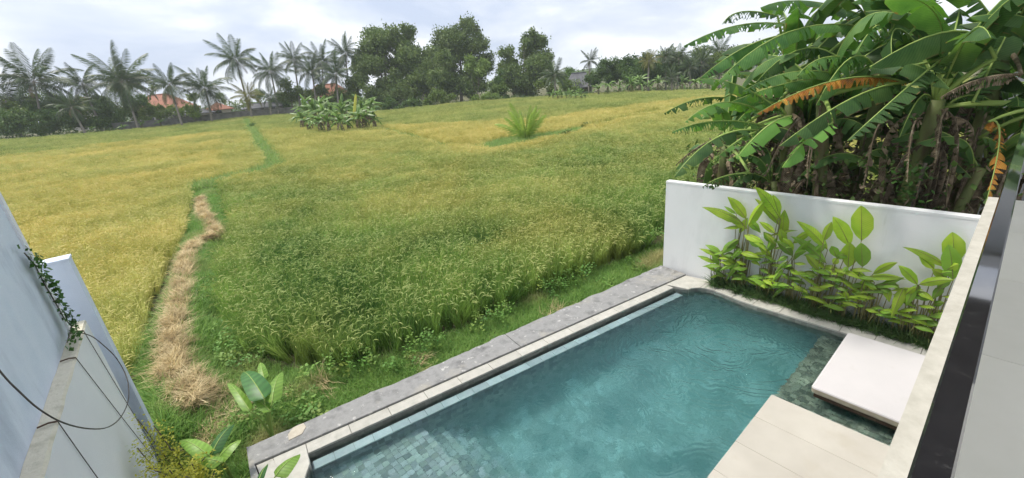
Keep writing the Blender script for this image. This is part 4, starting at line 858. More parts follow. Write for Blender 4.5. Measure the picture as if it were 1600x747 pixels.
custom(7, (1260, 80, 9.6), (1235, 60, 9.5), (1200, 100, 9.4), .24, ban_leaf_b, .7, .3)
# filling leaves and hanging dead ones round each plant
for pi, (e0, top) in enumerate(plants):
    nfill = 9 if pi < 8 else 14
    for k in range(nfill):
        a = k*2.4+pi; el = rl.uniform(.1, 1.2); Ln = rl.uniform(1.7, 2.6); d = np.array([math.cos(a), math.sin(a), 0])
        if d[0] < -.35 and el < .9: el += .5
        b = top+np.array([0, 0, .1])+d*.25*math.cos(el)+np.array([0, 0, .35*math.sin(el)]); m = b+(d*math.cos(el)+np.array([0, 0, math.sin(el)]))*Ln*.5; t = m+(d*math.cos(el-.9)+np.array([0, 0, math.sin(el-.9)]))*Ln*.5
        if min(b[0], m[0], t[0]) < 9.5 and min(m[2], t[2]) < 2.9: continue
        qx, qy, _ = project(np.array([m, t]))
        if qx.min() < 1090 or (qx.min() < 1200 and qy[1] < 80): continue
        mb = MB(); leaf(mb, b, m, t, rl.uniform(.22, .32), rl.uniform(.4, .9), .3, 20, rg=rl, rib=.02, curl=.5); mb.tube([top-np.array([0, 0, .1]), b], [.05, .02], 6, 1); mb.build('leaf', [ban_leaf, ban_rib], e0, smooth=True)
    for k in range(14):
        a = rl.uniform(0, 2*PI); d = np.array([math.cos(a), math.sin(a), 0]); z0 = top[2]*rl.uniform(.45, .98); Ln = rl.uniform(1.0, 2.1)
        b = np.array([top[0], top[1], z0])+d*.12; m = b+d*rl.uniform(.2, .5)+np.array([0, 0, -.25*Ln]); t = b+d*rl.uniform(.25, .65)+np.array([0, 0, -min(Ln, z0+.4)])
        if min(m[0], t[0]) < 9.42: continue
        mb = MB(); leaf(mb, b, m, t, rl.uniform(.08, .2), 1.1, 1.0, 14, rg=rl, rib=.014, curl=.8, up=(d[0], d[1], .2)); o = mb.build('dead_leaf', [ban_dead, ban_dead], e0, smooth=True)
# leaning old stems low in the clump, green suckers
for i, (x_, y_, h_, lx, ly) in enumerate([(10.2, 3.1, 2.2, .3, .3), (10.3, 1.8, 2.5, .4, -.3), (10.2, 0.6, 2.8, .2, -.3), (12.3, 1.2, 3.0, .3, .2), (11.6, 4.6, 2.3, -.3, .6)]):
    e0 = empty('banana_plant', (x_, y_, -.55), ['short banana sucker behind the first heliconias', 'leaning young banana stem behind the middle heliconias', 'young banana plant behind the last heliconias', 'young banana plant deep inside the clump', 'young banana plant leaning toward the rice field'][i], 'banana plant', BG); top = stem(e0, x_, y_, h_, .1, (lx, ly)); 
    for k in range(7):
        a = k*2.4+i; el = rl.uniform(.2, 1.2); Ln = rl.uniform(1.1, 1.7); d = np.array([math.cos(a), math.sin(a), 0]); b = top+d*.1; m = b+(d*math.cos(el)+np.array([0, 0, math.sin(el)]))*Ln*.5; t = m+(d*math.cos(el-1.2)+np.array([0, 0, math.sin(el-1.2)]))*Ln*.5
        if min(m[0], t[0]) < 9.42: continue
        mb = MB(); leaf(mb, b, m, t, rl.uniform(.14, .22), .6, .3, 16, rg=rl, rib=.014, curl=.4); mb.build('leaf', [ban_leaf, ban_rib], e0, smooth=True)
    for k in range(8):
        a = rl.uniform(0, 2*PI); d = np.array([math.cos(a), math.sin(a), 0]); z0 = top[2]*rl.uniform(.5, 1); b = np.array([top[0]-lx*.3, top[1]-ly*.3, z0]); m = b+d*.3+np.array([0, 0, -.3]); t = b+d*.4+np.array([0, 0, -rl.uniform(.7, 1.4)])
        if min(m[0], t[0]) < 9.42: continue
        mb = MB(); leaf(mb, b, m, t, rl.uniform(.08, .16), 1.1, 1.0, 12, rg=rl, rib=.012, curl=.8, up=(d[0], d[1], .2)); mb.build('dead_leaf', [ban_dead, ban_dead], e0, smooth=True)
# vine in the clump
e0 = empty('climbing_vine', (10.1, 1.0, .2), 'green creeper climbing a dead stem in the banana clump', 'vine'); mb = MB()
for i in range(420):
    z_ = random.uniform(.6, 2.9); p = np.array([9.95+random.gauss(0, .12), .95+.12*math.sin(z_*3)+random.gauss(0, .16), z_]); d = np.array([random.gauss(-.4, .6), random.gauss(0, 1), random.gauss(-.3, .6)]); d /= np.linalg.norm(d); s = np.cross(d, [0, .3, 1.]); s /= np.linalg.norm(s); r_ = random.uniform(.03, .06)
    mb.add([p, p+d*r_+s*r_*.8, p+d*r_*2, p+d*r_-s*r_*.8], [(0, 1, 2, 3)])
mb.build('foliage', ivy_leaf, e0); mb = MB(); mb.tube([(10.0, .9, -.5), (9.95, 1.0, 1.2), (10.0, .95, 2.9)], .03, 6); mb.build('stem', bark, e0)
# undergrowth filling the dark foot of the clump
mb = MB()
for i in range(36000):
    x_ = random.uniform(9.7, 14.2); y_ = random.uniform(-.25+.08*max(0, x_-10)*4, 5.4)
    if y_ > 4.6 and x_ < 9.9: continue
    z_ = -.5+min(3.4 if x_ < 12 else 4.3, abs(random.gauss(0, 1.5 if x_ < 12 else 2.4))); p = np.array([x_, y_, z_]); d = np.array([random.gauss(0, 1), random.gauss(0, 1), random.gauss(-.2, .7)]); d /= np.linalg.norm(d); s = np.cross(d, [.3, .2, 1.]); s /= np.linalg.norm(s); r_ = random.uniform(.035, .085)
    mb.add([p, p+d*r_+s*r_*.6, p+d*r_*2.2, p+d*r_-s*r_*.6], [(0, 1, 2, 3)], int(random.random() < .45))
o = tag(mb.build('undergrowth', [bush_leaf, ban_dead]), 'dark tangle of undergrowth and leaf litter under the banana clump', 'undergrowth', kind='stuff')

# ---------------------------------------------------------------- heliconias against the white wall
HG = 'heliconias along the white wall'
def zq(zx, zy, x): return onx(1030+.4017*zx, 260+.4017*zy, x)
HL = [ # plant: root y from pixel of base, leaves (base, tip, half width px in the zoom, dark?)
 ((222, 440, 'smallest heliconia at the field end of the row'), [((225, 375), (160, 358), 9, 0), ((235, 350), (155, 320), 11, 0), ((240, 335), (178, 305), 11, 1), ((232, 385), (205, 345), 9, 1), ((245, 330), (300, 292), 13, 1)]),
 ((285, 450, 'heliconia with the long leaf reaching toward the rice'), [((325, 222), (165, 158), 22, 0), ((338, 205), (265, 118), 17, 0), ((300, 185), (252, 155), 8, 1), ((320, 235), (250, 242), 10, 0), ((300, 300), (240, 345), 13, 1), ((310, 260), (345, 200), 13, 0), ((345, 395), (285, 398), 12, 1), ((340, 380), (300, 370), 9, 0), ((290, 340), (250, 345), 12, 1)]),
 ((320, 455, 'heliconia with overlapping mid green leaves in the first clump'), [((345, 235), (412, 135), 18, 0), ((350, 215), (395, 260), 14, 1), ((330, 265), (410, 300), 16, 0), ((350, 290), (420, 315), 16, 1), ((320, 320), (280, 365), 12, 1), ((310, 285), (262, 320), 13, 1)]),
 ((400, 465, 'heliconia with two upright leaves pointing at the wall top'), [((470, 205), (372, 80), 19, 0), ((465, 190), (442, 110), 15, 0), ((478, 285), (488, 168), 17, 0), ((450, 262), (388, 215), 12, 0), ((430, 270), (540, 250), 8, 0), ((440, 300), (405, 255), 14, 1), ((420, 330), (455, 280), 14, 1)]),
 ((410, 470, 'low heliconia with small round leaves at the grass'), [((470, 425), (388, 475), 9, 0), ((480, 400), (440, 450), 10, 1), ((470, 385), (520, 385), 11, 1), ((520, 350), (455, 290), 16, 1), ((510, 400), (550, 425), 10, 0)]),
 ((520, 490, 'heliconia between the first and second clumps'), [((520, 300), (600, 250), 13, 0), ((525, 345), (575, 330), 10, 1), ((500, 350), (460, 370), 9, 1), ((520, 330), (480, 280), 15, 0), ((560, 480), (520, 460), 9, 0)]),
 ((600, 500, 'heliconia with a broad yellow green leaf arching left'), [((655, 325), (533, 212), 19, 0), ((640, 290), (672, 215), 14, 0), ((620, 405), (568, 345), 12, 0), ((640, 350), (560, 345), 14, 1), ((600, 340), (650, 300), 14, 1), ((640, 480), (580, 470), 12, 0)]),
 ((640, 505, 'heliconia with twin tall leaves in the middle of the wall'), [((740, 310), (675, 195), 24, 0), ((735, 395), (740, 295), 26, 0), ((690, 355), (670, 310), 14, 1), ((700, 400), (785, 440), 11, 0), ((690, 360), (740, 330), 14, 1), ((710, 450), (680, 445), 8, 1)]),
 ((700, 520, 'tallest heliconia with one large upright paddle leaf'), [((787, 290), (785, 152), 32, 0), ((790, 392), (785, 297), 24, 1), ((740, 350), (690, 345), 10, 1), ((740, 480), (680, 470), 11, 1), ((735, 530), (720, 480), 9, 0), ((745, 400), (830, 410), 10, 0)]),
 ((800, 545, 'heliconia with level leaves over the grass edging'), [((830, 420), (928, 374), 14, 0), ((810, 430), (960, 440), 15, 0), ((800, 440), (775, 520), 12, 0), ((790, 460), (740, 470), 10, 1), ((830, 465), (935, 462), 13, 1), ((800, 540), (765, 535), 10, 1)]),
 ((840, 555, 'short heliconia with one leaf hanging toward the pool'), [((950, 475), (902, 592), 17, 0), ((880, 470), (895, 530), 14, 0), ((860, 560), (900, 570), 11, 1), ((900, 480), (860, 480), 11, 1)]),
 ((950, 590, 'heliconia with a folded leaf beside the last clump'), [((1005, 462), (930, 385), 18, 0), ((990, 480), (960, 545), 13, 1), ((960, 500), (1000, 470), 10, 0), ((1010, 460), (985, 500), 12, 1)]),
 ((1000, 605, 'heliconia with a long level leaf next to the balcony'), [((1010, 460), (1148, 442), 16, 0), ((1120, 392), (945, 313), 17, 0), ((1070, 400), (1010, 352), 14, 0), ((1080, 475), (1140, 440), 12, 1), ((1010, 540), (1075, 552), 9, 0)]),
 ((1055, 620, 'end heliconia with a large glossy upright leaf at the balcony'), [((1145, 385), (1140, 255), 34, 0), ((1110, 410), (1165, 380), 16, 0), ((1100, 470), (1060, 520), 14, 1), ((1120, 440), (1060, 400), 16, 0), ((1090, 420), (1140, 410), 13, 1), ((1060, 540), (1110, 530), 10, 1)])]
for (bx, by, lb), lv in HL:
    x0 = 9.08+random.uniform(-.03, .02); rt = zq(bx, by, x0); rt[2] = 0
    e0 = empty('heliconia', rt, lb, 'plant', HG); nst = 0
    lv = lv + [((b[0]+random.randint(-14, 14), b[1]+random.randint(15, 70)), (t[0]+random.randint(-28, 28), min(t[1]+random.randint(35, 90), 560)), wpx*.8, 1 if random.random() < .5 else 0) for (b, t, wpx, dk) in lv if random.random() < .38 and b[1] < 430]
    for (b, t, wpx, dk) in lv:
        xb = random.uniform(8.93, 9.06); xt = xb+random.uniform(-.16, .03); B = zq(b[0], b[1], xb); T_ = zq(t[0], t[1], min(xt, 9.1)); sc_ = depth_of(B)/FPX*.4017; Wd = wpx*sc_*1.12; Ln = np.linalg.norm(T_-B)
        M_ = .5*(B+T_)+np.array([-.02, 0, .09*Ln]); fold = random.uniform(.1, .4)
        mb = MB(); upv = (-1, 0, .55) if abs(T_[2]-B[2]) > .5*Ln else (-.6, 0, 1)
        leaf(mb, B, M_, T_, Wd, fold, 0, 12, 'lance', random, up=upv, rib=.006, curl=.35)
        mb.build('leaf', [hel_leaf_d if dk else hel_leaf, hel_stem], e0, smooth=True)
        mb = MB(); r2 = rt+np.array([random.uniform(-.04, .04), (B[1]-rt[1])*.45+random.uniform(-.05, .05), 0]); c = np.array([r2[0]*.6+B[0]*.4, r2[1]*.7+B[1]*.3, B[2]*.6]); mb.tube([(1-s)**2*r2+2*s*(1-s)*c+s*s*B for s in np.linspace(0, 1, 6)], np.linspace(.011, .006, 6), 5); mb.build('stalk', hel_stem, e0, smooth=True)
    for k in range(9):
        r2 = rt+np.array([random.uniform(-.04, .04), random.uniform(-.14, .14), 0]); h = random.uniform(.25, 1.0); tp = r2+np.array([random.uniform(-.1, .02), random.uniform(-.1, .1), h]); mb = MB(); mb.tube([r2, .5*(r2+tp)+np.array([.01, 0, 0]), tp], [.012, .01, .006], 5); mb.build('stalk', hel_stem, e0, smooth=True)
        an = random.choice([-1, 1]); T_ = tp+np.array([random.uniform(-.15, 0), an*random.uniform(.2, .4), random.uniform(-.08, .2)]); mb = MB(); leaf(mb, tp, .5*(tp+T_)+np.array([0, 0, .04]), T_, random.uniform(.045, .07), .3, 0, 10, 'lance', random, up=(-.6, 0, 1), rib=.005, curl=.3); mb.build('leaf', [random.choice([hel_leaf, hel_leaf_d]), hel_stem], e0, smooth=True)

# ---------------------------------------------------------------- elephant ear plants
def taro(root, leaves, label):
    root = np.array(root, float); e0 = empty('elephant_ear_plant', root, label, 'plant', 'elephant ear plants by the slab corner')
    for (b, t, W, dk, hz) in leaves:
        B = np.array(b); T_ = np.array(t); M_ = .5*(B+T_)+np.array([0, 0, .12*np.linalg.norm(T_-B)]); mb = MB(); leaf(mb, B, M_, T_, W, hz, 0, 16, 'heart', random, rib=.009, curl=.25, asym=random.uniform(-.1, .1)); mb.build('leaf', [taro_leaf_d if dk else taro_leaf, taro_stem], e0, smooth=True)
        mb = MB(); c = np.array([root[0]*.7+B[0]*.3, root[1]*.7+B[1]*.3, B[2]*.75+root[2]*.25]); mb.tube([(1-s)**2*root+2*s*(1-s)*c+s*s*B for s in np.linspace(0, 1, 8)], np.linspace(.022, .009, 8), 6); mb.build('stalk', taro_stem, e0, smooth=True)
def tq(zx, zy, z): return onz(200+.277*zx, 540+.277*zy, z)
taro((.10, 6.98, -.45), [(tq(690, 372, .35), tq(562, 212, .42), .085, 0, .2), (tq(770, 300, .5), tq(650, 150, .42), .18, 1, .15), (tq(812, 325, .42), tq(868, 148, .5), .13, 0, .2), (tq(805, 372, .3), tq(690, 290, .38), .085, 0, .2), (tq(770, 190, .45), tq(748, 95, .5), .08, 0, .2)], 'elephant ear plant with five leaves in the grass by the grey slab')
taro((-.55, 6.62, -.45), [(tq(455, 620, .35), tq(292, 535, .4), .12, 0, .2), (tq(500, 650, .35), tq(640, 530, .45), .14, 0, .2), (tq(470, 618, .3), tq(600, 440, .38), .11, 1, .2), (tq(530, 660, .45), tq(390, 650, .45), .1, 0, .3)], 'elephant ear plant between the golden shrub and the slab corner')
taro((-.3, 5.35, -.3), [(tq(830, 740, .35), tq(972, 612, .35), .15, 0, .25), (tq(740, 760, .4), tq(790, 668, .4), .05, 1, .3)], 'elephant ear plant growing over the pale coping corner')

# golden shrub
gs = empty('golden_shrub', (-1.05, 6.6, -.5), 'golden leaved duranta shrub against the boundary wall', 'shrub'); fol = MB(); br = MB(); rs = random.Random(9)
root = np.array([-1.0, 6.6, -.5])
tgt = [(215, 655, 1.1), (235, 690, .9), (228, 730, 1.0), (265, 735, .8), (300, 725, .6), (320, 715, .55), (290, 745, .7), (250, 760, .9), (215, 700, 1.0), (335, 740, .5), (270, 700, .5), (240, 665, .95)]
for a, b, z_ in tgt:
    T_ = onz(a, b, z_); T_[0] = max(T_[0], -1.38); c = .5*(root+T_)+np.array([rs.uniform(-.1, .1), rs.uniform(-.1, .1), .15]); pts = [(1-s)**2*root+2*s*(1-s)*c+s*s*T_ for s in np.linspace(0, 1, 12)]; br.tube(pts[::2]+[pts[-1]], .007, 5)
    for k in range(330):
        t = rs.uniform(.3, 1.04); i0 = min(11, int(t*11)); p = pts[i0]+np.array([rs.gauss(0, .06), rs.gauss(0, .07), rs.gauss(0, .06)])
        if p[0] < -1.39: continue
        d = np.array([rs.gauss(0, 1), rs.gauss(0, 1), rs.gauss(.3, .7)]); d /= np.linalg.norm(d); s = np.cross(d, [.2, .3, 1.]); s /= np.linalg.norm(s); r_ = rs.uniform(.012, .026); fol.add([p, p+d*r_+s*r_*.65, p+d*r_*2.1, p+d*r_-s*r_*.65], [(0, 1, 2, 3)])
fol.build('foliage', gold_leaf, gs); br.build('branch', bark, gs)

# ================================================================= FAR VEGETATION
def make_frond(rg, Ln=1., droop=1.2, nl=26, lw=.035):
    mb = MB(); pts = []; p = np.zeros(3); th = 0
    for i in range(nl+1):
        pts.append(p.copy()); p = p+np.array([math.cos(th), 0, math.sin(th)])*Ln/nl; th -= droop/nl*(.4+1.2*i/nl)
    mb.tube(pts[::4]+[pts[-1]], [.012*Ln/3*(1-.1*i) for i in range(len(pts[::4])+1)], 4, 1, caps=False)
    for i in range(3, nl+1):
        t = i/nl; ll = Ln*.26*math.sin(PI*(.12+.83*t))**.7; tg = pts[i]-pts[i-1]; tg /= np.linalg.norm(tg)
        for s in (-1, 1):
            side = np.array([0, s, 0.]); d = side*.75+tg*.5+np.array([0, 0, -.35-.4*rg.random()]); d /= np.linalg.norm(d); b = pts[i]; m = b+d*ll*.5; e_ = m+(d+np.array([0, 0, -.45]))*ll*.5; w_ = tg*Ln*lw*.5
            mb.add([b-w_*.6, b+w_*.6, m+w_, m-w_, e_], [(0, 1, 2, 3), (3, 2, 4)], 0)
    return mb
rf = random.Random(23)
FR = {}
FRY = [make_frond(rf, 1., dr, 30, .032) for dr in (.6, 1.0)]
for key, m_ in (('g', palm_leaf), ('y', palm_leaf_y), ('young', palm_leaf_young), ('dry', palm_dry)):
    FR[key] = [make_frond(rf, 1., dr, 30, .022).mesh('frond', [m_, trunk_m if key != 'young' else ban_rib]) for dr in (.6, 1.1, 1.6)]
FR['young'] = [q.mesh('frond', [palm_leaf_young, ban_rib]) for q in (FRY[0], FRY[0], FRY[1])]
PG = 'coconut palms along the far edge of the field'
def palm(crown, base, Ln, label, key='g', nfr=20, group=PG, trunk_r=.17, cat='palm tree', updrift=0., name='coconut_palm'):
    crown, base = np.array(crown, float), np.array(base, float); e0 = empty(name, base, label, cat, group)
    if trunk_r:
        mb = MB(); c = np.array([base[0]*.55+crown[0]*.45+rf.uniform(-.4, .4), base[1]*.55+crown[1]*.45, base[2]*.45+crown[2]*.55]); mb.tube([(1-s)**2*base+2*s*(1-s)*c+s*s*crown for s in np.linspace(-.04, 1, 9)], np.linspace(trunk_r*1.5, trunk_r*.85, 9), 7); mb.build('trunk', trunk_m, e0, smooth=True)
    wa, wt = rf.uniform(0, 6.28), rf.uniform(.05, .3)*(key != 'young')
    for k in range(nfr):
        el = R(82)-R(118)*(k/nfr)**.85+updrift+rf.uniform(-.12, .12); el += wt*math.cos(k*2.399-wa); a = k*2.399+rf.uniform(-.3, .3); kk = key if not (key == 'g' and k > nfr-3 and rf.random() < .5) else 'dry'
        me_ = FR[kk][0 if el > .9 else (1 if el > .1 else 2)] ; o = rawobj('frond', me_, e0, crown-base); s_ = Ln*rf.uniform(.78, 1.15)*(.6 if kk == 'dry' else 1); o.scale = (s_, s_*rf.uniform(.8, 1.1), s_); o.rotation_euler = (rf.uniform(-.3, .3), -el, a)
    return e0
def cpalm(cx_, cy_, rpx, bx, by, label, key='g', nfr=20, depth=None, **kw):
    nfr = nfr+6
    b = at(bx, by+1) if depth is None else unp(bx, by, depth)
    d = depth_of(b) if depth is None else depth; c = unp(cx_, cy_, d); b = b.copy(); b[2] = float(tz(b[0], b[1])); Ln = rpx*d/FPX*1.12
    return palm(c, b, Ln, label, key, nfr, **kw)
def beh(d): return d
cpalm(8, 158, 46, 37, 219, 'coconut palm at the left edge with a leaning pale trunk')
cpalm(53, 128, 52, 70, 214, 'tall wind-blown coconut palm above the dark bushes by the left edge', depth=86, nfr=24)
cpalm(128, 131, 34, 160, 204, 'coconut palm beside the small red roof', depth=90)
cpalm(112, 168, 28, 134, 208, 'low coconut palm with thin trunk in front of the dark hedge', depth=84, nfr=16)
cpalm(190, 128, 47, 216, 203, 'large dense coconut palm left of the big red roof', nfr=28, depth=90)
cpalm(265, 132, 33, 285, 197, 'coconut palm standing in front of the big red roof', nfr=20, depth=90)
cpalm(320, 139, 36, 331, 191, 'coconut palm with paired trunks between the two red roofs', nfr=24, depth=94)
cpalm(369, 94, 36, 394, 187, 'tallest slender coconut palm against open sky', nfr=20, depth=104)
cpalm(388, 150, 23, 394, 189, 'short yellowing coconut palm at the end of the path', 'y', 18, depth=97)
cpalm(423, 112, 33, 436, 182, 'coconut palm right of the tallest slender palm', nfr=20, depth=103)
cpalm(459, 94, 27, 470, 180, 'coconut palm crown rising behind the bushy tree', depth=108)
cpalm(487, 112, 28, 495, 178, 'coconut palm with drooping crown left of the tall tree', depth=104)
cpalm(503, 97, 30, 512, 178, 'coconut palm close against the tall tree', depth=110)
cpalm(525, 116, 31, 530, 178, 'dark coconut palm above the field banana clump', depth=103)
cpalm(540, 84, 26, 549, 177, 'high coconut palm touching the first tall tree', depth=108)
cpalm(422, 152, 18, 424, 184, 'small palm in front of the concrete boundary wall', depth=98, nfr=14)
cpalm(867, 117, 22, 868, 152, 'dark bushy palm right of the rounded tree', depth=98, nfr=22)
cpalm(922, 95, 18, 920, 148, 'lone palm with upright fronds above the grey roof', depth=100, nfr=14)
cpalm(1014, 95, 18, 1012, 143, 'yellow green palm above the distant banana grove', 'y', depth=92)
cpalm(1040, 90, 20, 1040, 143, 'palm with tall crown in the right hand grove', depth=94)
cpalm(1060, 92, 20, 1058, 143, 'palm beside the tall one in the right hand grove', depth=92)
cpalm(1078, 106, 20, 1078, 143, 'drooping palm at the right of the grove', depth=90)
cpalm(1049, 122, 17, 1050, 145, 'small palm in front of the right hand grove', depth=87)
cpalm(1096, 97, 20, 1095, 142, 'palm half hidden by the nearest banana leaves', depth=92)
cpalm(1124, 80, 22, 1124, 140, 'palm seen between the nearest banana leaves', depth=92)
# young coconut palm in the field
yb = at(822, 224); d = depth_of(yb); e0 = palm(yb+np.array([0, 0, .25]), yb, 54*d/FPX, 'young bright green coconut palm growing alone in the rice field', 'young', 15, group=None, trunk_r=0, updrift=.5, name='young_coconut_palm')
e0['category'] = 'palm tree'
mb = MB(); mb.tube([yb-np.array([0, 0, .1]), yb+np.array([0, 0, .3])], [.22, .15], 7); mb.build('trunk', trunk_m, e0)
for o in e0.children:
    if o.name.startswith('frond'): o.scale = (o.scale[0], o.scale[1]*.55, o.scale[2]); o.rotation_euler[1] = -R(62)-.34*(-o.rotation_euler[1]-R(30))

# broadleaf trees and bushes
def crown_mesh(blobs, nleaf, ls, mt, rg, org):
    """leaf clusters: many small faces through the volume of uneven lobes"""
    B = np.array([b[:3] for b in blobs]); Rr = np.array([b[3] for b in blobs]); wv = Rr**1.6; wv = wv/wv.sum(); idx = rg.choice(len(blobs), nleaf//7, p=wv)
    v = rg.normal(size=(len(idx), 3)); v /= np.linalg.norm(v, axis=1)[:, None]; rad = rg.random(len(idx))**.45*1.1; c = B[idx]+v*(Rr[idx]*rad*rg.uniform(.85, 1.18, len(idx)))[:, None]*np.array([1, 1, .85])
    c = np.repeat(c, 7, 0)+rg.normal(0, 1, (len(c)*7, 3))*ls*1.15
    n = len(c); a = rg.normal(size=(n, 3)); a /= np.linalg.norm(a, axis=1)[:, None]; b = np.cross(a, rg.normal(size=(n, 3))); b /= np.linalg.norm(b, axis=1)[:, None]
    s = ls*rg.uniform(.6, 1.3, n)[:, None]; V = np.stack([c-a*s*.9, c+b*s*.45, c+a*s*.9, c-b*s*.45], 1).reshape(-1, 3)-org
    me = bpy.data.meshes.new('crown'); me.vertices.add(4*n); me.vertices.foreach_set('co', V.ravel()); me.loops.add(4*n); me.loops.foreach_set('vertex_index', np.arange(4*n)); me.polygons.add(n); me.polygons.foreach_set('loop_start', np.arange(0, 4*n, 4)); me.polygons.foreach_set('loop_total', np.full(n, 4)); me.update(calc_edges=True); me.materials.append(mt); return me
crng = np.random.default_rng(77)
def tree(base_px, depth, lobes, label, mt=tree_leaf, nleaf=9000, ls=.30, name='broadleaf_tree', cat='tree', group='tall trees beyond the field', limbs=True, small=0):
    """lobes in photo pixels (cx, cy, r) at the tree's distance, spread in depth"""
    b = unp(base_px[0], base_px[1], depth); b[2] = float(tz(b[0], b[1])); e0 = empty(name, b, label, cat, group); s = depth/FPX; blobs = []
    for (cx_, cy_, r_) in lobes:
        nb = max(4, int(r_/3.2))
        for k in range(nb):
            a = random.uniform(0, 2*PI); q = math.sqrt(random.random())*.75; rr_ = r_*random.uniform(.28, .5); p = unp(cx_+q*r_*math.cos(a), cy_+q*r_*math.sin(a), depth+random.uniform(-.7, .7)*r_*s); blobs.append((*p, rr_*s))
    me = crown_mesh(blobs, nleaf, ls, mt, crng, b); rawobj('crown', me, e0)
    if limbs:
        mb = MB(); top = unp(lobes[0][0], lobes[0][1], depth); c = .5*(b+top)+np.array([random.uniform(-.5, .5), random.uniform(-.5, .5), 0]); pts = [(1-t)**2*b+2*t*(1-t)*c+t*t*top for t in np.linspace(-.03, 1, 8)]; h = top[2]-b[2]; mb.tube(pts, np.linspace(.03*h+.05, .012*h, 8), 8); mb.build('trunk', bark, e0, smooth=True)
        for k in range(9):
            bl = blobs[random.randrange(len(blobs))]; i0 = random.randint(2, 5); mb = MB(); m_ = .5*(pts[i0]+np.array(bl[:3]))+np.array([0, 0, h*.04]); mb.tube([pts[i0], m_, np.array(bl[:3])], [.011*h, .008*h, .003*h], 5); mb.build('limb', bark, e0, smooth=True)
    return e0
tree((600, 176), 112, [(605, 85, 42), (582, 62, 26), (642, 72, 28), (660, 95, 26), (615, 60, 22), (575, 110, 28), (625, 120, 34), (655, 110, 26), (600, 50, 13), (635, 50, 14), (572, 92, 22)], 'first tall broadleaf tree with a broad spreading crown', nleaf=42000, ls=.38)
tree((722, 165), 118, [(720, 75, 36), (748, 85, 26), (695, 62, 26), (680, 85, 26), (672, 110, 24), (752, 110, 20), (730, 45, 18), (690, 95, 26), (735, 112, 26), (755, 65, 16), (712, 118, 24)], 'second tall broadleaf tree, tallest of the far row', nleaf=42000, ls=.38)
tree((818, 156), 110, [(818, 105, 34), (835, 78, 24), (800, 118, 26), (845, 112, 20), (825, 62, 14), (792, 80, 11), (850, 88, 15), (812, 138, 22)], 'rounded broadleaf tree standing apart from the tall pair', nleaf=30000, ls=.38)
tree((672, 168), 108, [(660, 130, 28), (640, 140, 24), (690, 135, 24), (615, 148, 24), (590, 150, 20)], 'lower dense tree filling the foot of the tall trees', nleaf=12000, ls=.32, mt=tree_leaf)
tree((690, 167), 106, [(690, 110, 26), (680, 135, 24), (700, 90, 18), (665, 120, 22), (715, 135, 22), (740, 138, 20)], 'dense leafy tree filling between the two tall trees', nleaf=16000, ls=.34)
tree((590, 175), 107, [(585, 140, 22), (560, 135, 18), (610, 145, 22), (570, 115, 18)], 'dense leafy tree at the left foot of the first tall tree', nleaf=12000, ls=.34)
tree((745, 160), 104, [(748, 125, 18), (735, 100, 16), (757, 105, 14)], 'slim pale trunked tree in front of the second tall tree', nleaf=4500, ls=.3, mt=tree_leaf2)
tree((455, 180), 108, [(455, 138, 20), (438, 145, 14), (476, 142, 16), (500, 150, 20), (530, 155, 18)], 'dark bushy tree behind the concrete wall', nleaf=8000, ls=.3)
tree((238, 195), 118, [(240, 130, 10), (190, 120, 25), (215, 125, 18)], 'thin topped tree behind the large dense palm', nleaf=4000, ls=.3, mt=tree_leaf)
BGp = 'bushes along the far edge of the field'
